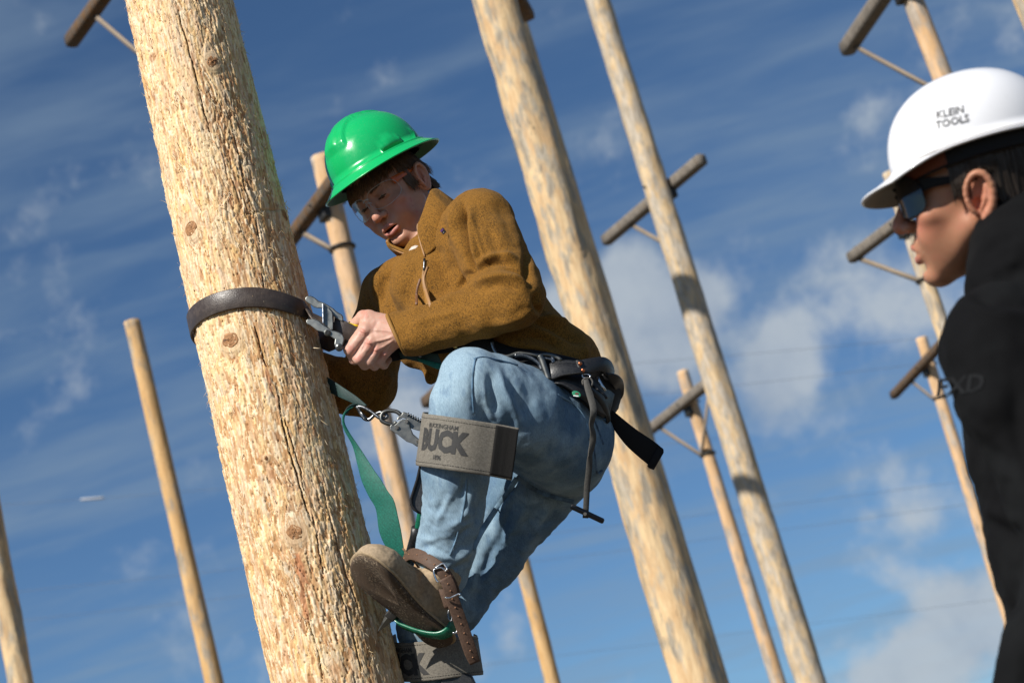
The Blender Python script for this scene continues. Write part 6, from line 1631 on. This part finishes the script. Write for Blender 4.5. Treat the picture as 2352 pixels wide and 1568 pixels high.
belt_ribbon('lower_band', [cb(*q) for q in [(600, 440), (700, 450), (840, 505), (960, 590), (1030, 690)]], [cb(*q) for q in [(612, 462), (700, 476), (820, 560), (900, 640), (1000, 730)]], [170, 172, 160, 130, 90], [176, 178, 168, 138, 98], th=.006)
belt_ribbon('leather_strip', [cb(*q) for q in [(905, 470), (985, 545), (1040, 640), (1062, 740)]], [cb(*q) for q in [(890, 520), (960, 590), (1010, 680), (1035, 770)]], [150, 128, 100, 60], [154, 132, 104, 64], th=.005)
kp = belt_ribbon('keeper', [cb(*q) for q in [(788, 280), (800, 320), (812, 370)]], [cb(*q) for q in [(838, 275), (850, 322), (866, 378)]], [178]*3, [176]*3, th=.005)
for (x, y) in ((824, 302), (847, 355)):
    a_ = P(*cb(x, y), 182.); v_, f_ = tube([a_, a_+VW*.002, a_+VW*.0032], [.0046, .0046, .002], 14, hint=tuple(RT)); mesh_obj('rivet', v_, f_, m_copper, BB)
# stitched edges
for pl in ([(600, 308), (660, 296), (730, 290), (785, 296)], [(612, 412), (680, 388), (740, 378), (815, 372)]):
    q = spline(np.array([[*cb(*p), 190. if p[1] > 350 else 182.] for p in pl]), 40); V, F = [], []
    for k in range(0, 38, 2):
        v_, f_ = tube(PP(q[k:k+2]), .0006, 4); n0 = len(V); V += list(v_); F += [tuple(i+n0 for i in f) for f in f_]
    mesh_obj('stitching', V, F, simple('grey_thread', (.07, .07, .07), .9, 0, .1, 90, 0), BB)
# forged hip ring
for pl, r, wz in (([(205, 240), (250, 246), (300, 232), (345, 220), (430, 228), (500, 236), (540, 232), (590, 236), (640, 252), (676, 276)], .0042, 176), ([(505, 240), (520, 262), (538, 310), (556, 360), (578, 428)], .0068, 182), ([(310, 238), (380, 236), (450, 262), (500, 300), (522, 350)], .0040, 178),
                  ([(520, 256), (560, 262), (600, 272), (612, 296)], .0034, 176), ([(600, 242), (612, 268), (616, 290)], .0032, 176), ([(205, 240), (270, 262), (340, 290)], .0032, 172), ([(130, 130), (145, 180), (175, 228), (210, 242)], .0036, 158)):
    q = spline(np.array([[*cb(*p), float(wz)] for p in pl]), 22); v_, f_ = tube(PP(q), r, 10, flat=.7, hint=tuple(VW)); mesh_obj('hip_ring', v_, f_, m_hook if r > .004 else m_gunmetal, BB)
plate('shirt_tail', [cb(*q) for q in [(60, 42), (110, 32), (165, 38), (182, 80), (168, 72), (150, 62), (110, 52)]], 150, 3, m_shirt, CL)
# small snap and key ring
v_, f_ = tube(PP(spline(np.array([[*cb(*q), 176.] for q in [(838, 390), (850, 410), (895, 412), (902, 395), (880, 385), (850, 384)]]), 20)), .0016, 8, closed=True); mesh_obj('wire_ring', v_, f_, m_chrome, BB)
v_, f_ = tube(PP(spline(np.array([[*cb(*q), 182.] for q in [(848, 470), (842, 440), (862, 418), (900, 416), (922, 440), (918, 470), (905, 482)]]), 20)), .0042, 8, flat=.5); mesh_obj('thong_loop', v_, f_, simple('grey_leather', (.075, .07, .062), .7, 0, .3, 300, .5, .0006), BB)
v_, f_ = tube(PP(np.array([[*cb(*q), 150.] for q in [(962, 408), (975, 440), (1000, 480), (1022, 515)]])), .0034, 8); mesh_obj('small_snap', v_, f_, m_chrome, BB)
v_, f_ = tube(PP(np.array([[*cb(*q), 152.] for q in [(925, 475), (975, 510), (1018, 548), (1034, 575)]])), [.003, .0035, .003, .0035], 8); mesh_obj('small_snap', v_, f_, m_black_leather, BB)
ov = [cb(795+34*math.cos(t)*1.0+0, 540+24*math.sin(t)+8*math.cos(t)) for t in np.linspace(0, 2*np.pi, 24)[:-1]]; plate('green_badge', ov, 184, 3, simple('green_badge', (.01, .22, .11), .5, 0, .1, 90, 0), BB, .0006)
ov = [cb(798+15*math.cos(t), 536+8*math.sin(t)) for t in np.linspace(0, 2*np.pi, 16)[:-1]]; plate('badge_crest', ov, 185, 1.5, simple('brown_crest', (.12, .05, .03), .5, 0, .1, 90, 0), BB, 0)
plate('badge_band', [cb(*q) for q in [(770, 548), (812, 552), (812, 560), (772, 556)]], 185, 1.5, m_white_ink, BB, 0)
# thong with toggle
TG = thing('toggle_thong', 'long dark leather thong hanging from the belt with a black wooden toggle', 'leather thong', P(*cb(870, 430), 184))
m_thong = simple('worn_thong_leather', (.052, .049, .043), .72, 0, .35, 260, .6, .0008)
th_p = [(868, 425, 186), (880, 480, 190), (905, 560, 192), (926, 640, 196), (928, 700, 198), (912, 780, 190), (925, 850, 182), (922, 920, 176), (905, 1000, 172), (900, 1050, 168), (892, 1150, 160), (880, 1250, 152), (872, 1400, 142), (866, 1512, 136)]
q = spline(np.array([[*cb(x, y), w] for x, y, w in th_p]), 60); pw = PP(q); d = np.gradient(pw, axis=0); d /= np.linalg.norm(d, axis=1)[:, None]; hv = np.cross(d, VW); hv /= np.linalg.norm(hv, axis=1)[:, None]
tw = np.interp(np.arange(60), [0, 15, 24, 30, 38, 44, 59], [0, .2, .9, .2, .9, .25, .1])[:, None]; hv = hv*np.cos(tw)+VW*np.sin(tw)
v_, f_ = ribbon(pw, hv*np.interp(np.arange(60), [0, 8, 40, 59], [.0055, .0075, .0068, .0062])[:, None], .003, np.cross(hv, d)); mesh_obj('thong', v_, f_, m_thong, TG)
v_, f_ = tube(np.vstack([P(*cb(752, 1418), 146), P(*cb(760, 1421), 146), P(*cb(1000, 1534), 134), P(*cb(1010, 1538), 134)]), [.0045, .0062, .0062, .0042], 12); mesh_obj('toggle', v_, f_, m_black_leather, TG)
hexbolt(*cb(862, 1478), 150, 4, TG, m_chrome, 'rivet')
# wide black webbing tail flying behind
WT = thing('webbing_tail', 'stiff wide black webbing tail sticking out behind the belt', 'belt webbing', P(*cb(1080, 720), 20))
edge_ribbon('webbing', [cb(*q) for q in [(1050, 640), (1085, 672), (1250, 806), (1400, 908), (1470, 968), (1476, 998)]], [cb(*q) for q in [(1030, 720), (1056, 770), (1170, 925), (1275, 1025), (1355, 1090), (1400, 1130)]], [40, 36, 20, 10, 4, 2], [30, 26, 8, -4, -10, -12], m_black_web, WT, th=.0035)
edge_ribbon('sewn_end', [cb(*q) for q in [(1440, 945), (1474, 968), (1478, 998)]], [cb(*q) for q in [(1350, 1105), (1370, 1122), (1400, 1133)]], [8, 8, 8], [-6, -6, -6], m_black_web, WT, th=.006, n=8)

# ------------------------------------------------------------------ instructor in the foreground
DI = 2.75; KI = DI/FP*1000                       # mm per layout unit at his distance
YI = DI*ray_y(2268.0, 443.0)
def PI_(a):
    a = np.asarray(a, float); d = YI/ray_y(a[..., 0], a[..., 1])-a[..., 2]*KI*.001
    return CAM + d[..., None]*(FWD + RT*((a[..., 0]-1176)/FP)[..., None] + UP*((784-a[..., 1])/FP)[..., None])
PJ = rigid_at((2268, 443), YI)
hipc = PI_(np.array([2600., 1620., -20.]))
IN = thing('person', 'watching instructor in a black hooded sweatshirt and dark sunglasses on the right', 'person', (hipc[0], hipc[1], 0.0))
HI = Pose((2250, 446, -135), (-.97, -.19, -.12), (-.2, .98, 0), 1.84)
V, Q, C = make_head(2.1, HI.inv((2380, 700, -120)), gap=0.0, spots=0)
W_ = PJ(HI(V)); Q = orient(W_, Q); C = C*np.array([.90, .80, .70])
# far-side and near hands, low resolution, below the frame
D = SDF((-60, -120, -60), (60, 60, 60), 3.5); D.chain([(0, 40, 0, 28), (0, 0, 0, 32), (0, -30, 4, 36)], 8)
for k in range(4): D.chain([(-24+k*15, -40, 4, 11), (-26+k*16, -75, 10, 9.5), (-24+k*15, -98, 24, 8)], 3)
D.chain([(30, -5, 10, 13), (46, -35, 22, 11), (42, -58, 34, 9)], 4)
hV, hQ = D.mesh()
parts_ = [(W_, Q, C)]
for (u, v, w) in [(2310, 1760, 160), (2330, 1780, -220)]:
    c = PI_(np.array([u, v, float(w)])); hv_ = c+hV*.001@np.stack([[.2, .95, 0], [0, 0, 1], [1, 0, 0]]); mesh_obj('hand', hv_, orient(hv_, hQ), m_skin, IN, colors=np.tile([.5, .28, .2], (len(hv_), 1)))
av, aq, ac, n_ = [], [], [], 0
for v__, q__, c__ in parts_: av.append(v__); aq.append(q__+n_); ac.append(c__); n_ += len(v__)
mesh_obj('body', np.vstack(av), np.vstack(aq), m_skin, IN, colors=np.clip(np.vstack(ac), 0, 1))
V, F = hair_mesh(HI, [(.25, 1.25, 1.5, 40, 70, 6, 4, .02, 1), (.25, 1.5, 1.8, 50, 70, 34, 30, .02, 1), (.5, 1.8, 3.3, 5, 70, -30, -36, .04, 3)], 2600, .8, 15); mesh_obj('hair', PJ(HI(V)), F, m_hair_d, IN)
V, F = scalp(HI, yend); mesh_obj('hair_base', PJ(HI(V)), F, m_hair_d, IN)
for s_ in (-1, 1):
    V, F = brow_mesh(HI, s_, 13+s_); mesh_obj('eyebrow', PJ(HI(V)), F, m_hair, IN)
# hooded sweatshirt
m_hoodie, b = new_mat('black_sweatshirt'); tcn = b.n('ShaderNodeTexCoord').outputs['Object']; a = b.n('ShaderNodeTexNoise', Vector=tcn, Scale=300.0, Detail=3.0); a2 = b.n('ShaderNodeTexNoise', Vector=tcn, Scale=9.0, Detail=3.0)
setc(b, 'Base Color', b.mix(b.smooth(a2.outputs[0], .35, .7), (.0045, .0045, .005), (.008, .0085, .009))); setc(b, 'Roughness', .95); setc(b, 'Specular IOR Level', .1); bump(b, a.outputs[0], .3, .0006)
D = SDF((2080, 380, -480), (3120, 1880, 420), 10.0)
D.ell((2378, 588, -70), (158, 160, 190), 20); D.cone((2330, 640, -150), (2300, 660, 10), 90, 84, 30); D.ell((2470, 660, -60), (130, 120, 200), 30)
D.chain([(2400, 850, -60, 212), (2452, 1010, -60, 226), (2530, 1250, -50, 252), (2620, 1520, -40, 280), (2680, 1720, -40, 270)], 40, sz=1.15)
D.cone((2330, 800, 130), (2440, 800, -290), 140, 130, 50)
D.chain([(2305, 800, 150, 148), (2330, 900, 170, 140), (2420, 1120, 195, 118), (2470, 1280, 200, 108)], 30); D.chain([(2470, 1290, 200, 108), (2400, 1480, 175, 96), (2330, 1680, 160, 72), (2315, 1730, 160, 62)], 26)
D.chain([(2440, 820, -300, 130), (2560, 1200, -330, 110), (2440, 1480, -270, 90), (2340, 1740, -225, 64)], 30)
V, Q = D.mesh(); V = relax(V, Q, 2, .5); N = vnormals(V, Q)
if (N*(V-V.mean(0))).sum() < 0: N = -N
fl = [([(2215, 650), (2270, 690), (2352, 700), (2420, 690)], 16, -16), ([(2200, 690), (2270, 715), (2352, 722)], 14, 10), ([(2240, 600), (2290, 560), (2352, 540)], 14, -8), ([(2260, 640), (2310, 610), (2352, 590)], 14, 9),
      ([(2330, 850), (2340, 1000), (2390, 1150)], 22, -12), ([(2230, 1000), (2300, 1060), (2352, 1070)], 20, -8), ([(2260, 1180), (2320, 1230), (2352, 1240)], 18, -12), ([(2250, 1160), (2320, 1190), (2352, 1195)], 18, 9), ([(2290, 1380), (2340, 1420)], 18, -9)]
V = V+N*(folds(V, N, fl)+(fbm(V[:, 0]/110, V[:, 1]/90, V[:, 2]/90, o=3, s=81)-.5)*26)[:, None]
W_ = PI_(V); mesh_obj('hooded_sweatshirt', W_, orient(W_, Q), m_hoodie, IN); SV = V
# faded chest print
def hood_map(cu, cv_, ang, sc):
    ca, sa = math.cos(ang), math.sin(ang)
    def f(x, y):
        u = cu+(x*ca+y*sa)*sc; v = cv_-(y*ca+x*sa)*sc
        w = np.array([surf_w(a_, b_, SV, rad=26) for a_, b_ in zip(u, v)]); return PI_(np.column_stack([u, v, w+3]))
    return f
m_grey_ink = simple('grey_rubber_print', (.0125, .013, .014), .95, 0, .2, 60, 0, spec=.1)
text_on('chest_print', 'FXD', 58, hood_map(2206, 886, math.radians(8), 1.0), m_grey_ink, IN, offset=1.5, sub=0)
# trousers and shoes, standing on the gravel
m_trouser = simple('dark_work_trousers', (.03, .032, .038), .9, 0, .2, 60, .2)
fx = np.array([-.93, .35, 0]); lx = np.array([.35, .93, 0])
for s_ in (-1, 1):
    top_ = hipc+lx*s_*.09+np.array([0, 0, -.10]); kn = np.array([top_[0], top_[1], .50])+fx*.03+lx*s_*.02; an = np.array([top_[0], top_[1], .09])+lx*s_*.04
    v_, f_ = tube(spline([top_, (top_+kn)/2, kn, an], 24), np.interp(np.arange(24), [0, 6, 15, 23], [.115, .105, .078, .062]), 20, hint=(1, 0, 0)); mesh_obj('trouser_leg', v_, f_, m_trouser, IN)
    D = SDF((-60, -10, -60), (60, 130, 230), 4.5); D.chain([(0, 34, 0, 38), (0, 34, 80, 40), (0, 28, 180, 34)], 14); D.cone((0, 60, 0), (0, 110, -6), 40, 42, 12); D.plane((0, 0, 0), (0, -1, 0)); V, Q = D.mesh()
    w_ = np.array([an[0], an[1], .05])+V*.001@np.stack([lx, [0, 0, 1], fx]); mesh_obj('shoe', w_, orient(w_, Q), m_black_leather, IN)
# white hard hat with a peak
hatw = Pose((2242, 350, -128), (-.93, -.30, -.16), (-.29, .93, -.20), 1.60)
WH = thing('hard_hat', 'glossy white cap style hard hat with faded black lettering on its side', 'hard hat', PJ(np.array([hatw.O]))[0])
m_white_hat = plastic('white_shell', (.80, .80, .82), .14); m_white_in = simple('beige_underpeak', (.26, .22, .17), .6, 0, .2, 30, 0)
V, F, rim = hat_mesh(hatw, 127, 110, 118, 4, front=52, back=5, drop=20, ridge=0, hump=False, full=False)
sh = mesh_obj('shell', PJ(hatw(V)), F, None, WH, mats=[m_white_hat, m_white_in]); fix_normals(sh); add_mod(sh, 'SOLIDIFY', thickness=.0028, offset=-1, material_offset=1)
v_, f_ = tube(PJ(hatw(rim)), .0018, 8, closed=True, hint=tuple(RT)); mesh_obj('rim', v_, f_, m_white_hat, WH)
bd = np.array([hatw((math.sin(t)*96, -8, math.cos(t)*112)) for t in np.linspace(0, 2*np.pi, 49)]); pw = PJ(bd); upv = PJ(np.array([hatw((0, 30, 0))]))[0]-PJ(np.array([hatw((0, 0, 0))]))[0]; upv /= np.linalg.norm(upv)
v_, f_ = ribbon(pw, np.tile(upv*.016, (49, 1)), .003, pw-pw.mean(0)); mesh_obj('headband', v_, f_, m_black_web, WH)
fb = [i for i in range(49) if math.cos(np.linspace(0, 2*np.pi, 49)[i]) > .25]; o_ = sorted(fb, key=lambda i: (i+24) % 48)
pf = pw[o_]+(pw[o_]-pw.mean(0))*.012; v_, f_ = ribbon(pf, np.tile(upv*.013, (len(o_), 1)), .003, pf-pw.mean(0)); mesh_obj('brow_pad', v_, f_, simple('orange_brow_pad', (.13, .03, .01), .8, 0, .2, 60, 0), WH)
def hat_map(cu, cv_, ang):
    ca, sa = math.cos(ang), math.sin(ang)
    def f(x, y):
        u = cu+x*ca-y*sa*-0; v = cv_-x*sa-y*ca; u = u-y*sa*.4
        out = []
        for a_, b_ in zip(u, v):
            ws = np.arange(120, -160, -1.0); lp = hatw.inv(np.column_stack([np.full(len(ws), a_), np.full(len(ws), b_), ws])); e = 2.25
            val = np.abs(lp[:, 1]/118)**e+(np.hypot(lp[:, 0]/110, lp[:, 2]/127))**e; k = np.argmax(val <= 1.0); out.append((a_, b_, ws[k]+2.2))
        return PJ(np.array(out))
    return f
m_hat_ink = simple('worn_black_lettering', (.05, .05, .05), .5, 0, .6, 300, 0)
text_on('hat_lettering', 'KLEIN', 25, hat_map(2182, 258, math.radians(13)), m_hat_ink, sh, offset=.5, sub=1)
text_on('hat_lettering', 'TOOLS', 25, hat_map(2187, 280, math.radians(13)), m_hat_ink, sh, offset=.5, sub=1)
GI = thing('sunglasses', 'dark wraparound sunglasses under the white hard hat', 'sunglasses', PJ(HI(np.array([[0, 15, 100.0]])))[0])
glasses(GI, HI, PJ, m_smoke, m_black_web, m_black_web)
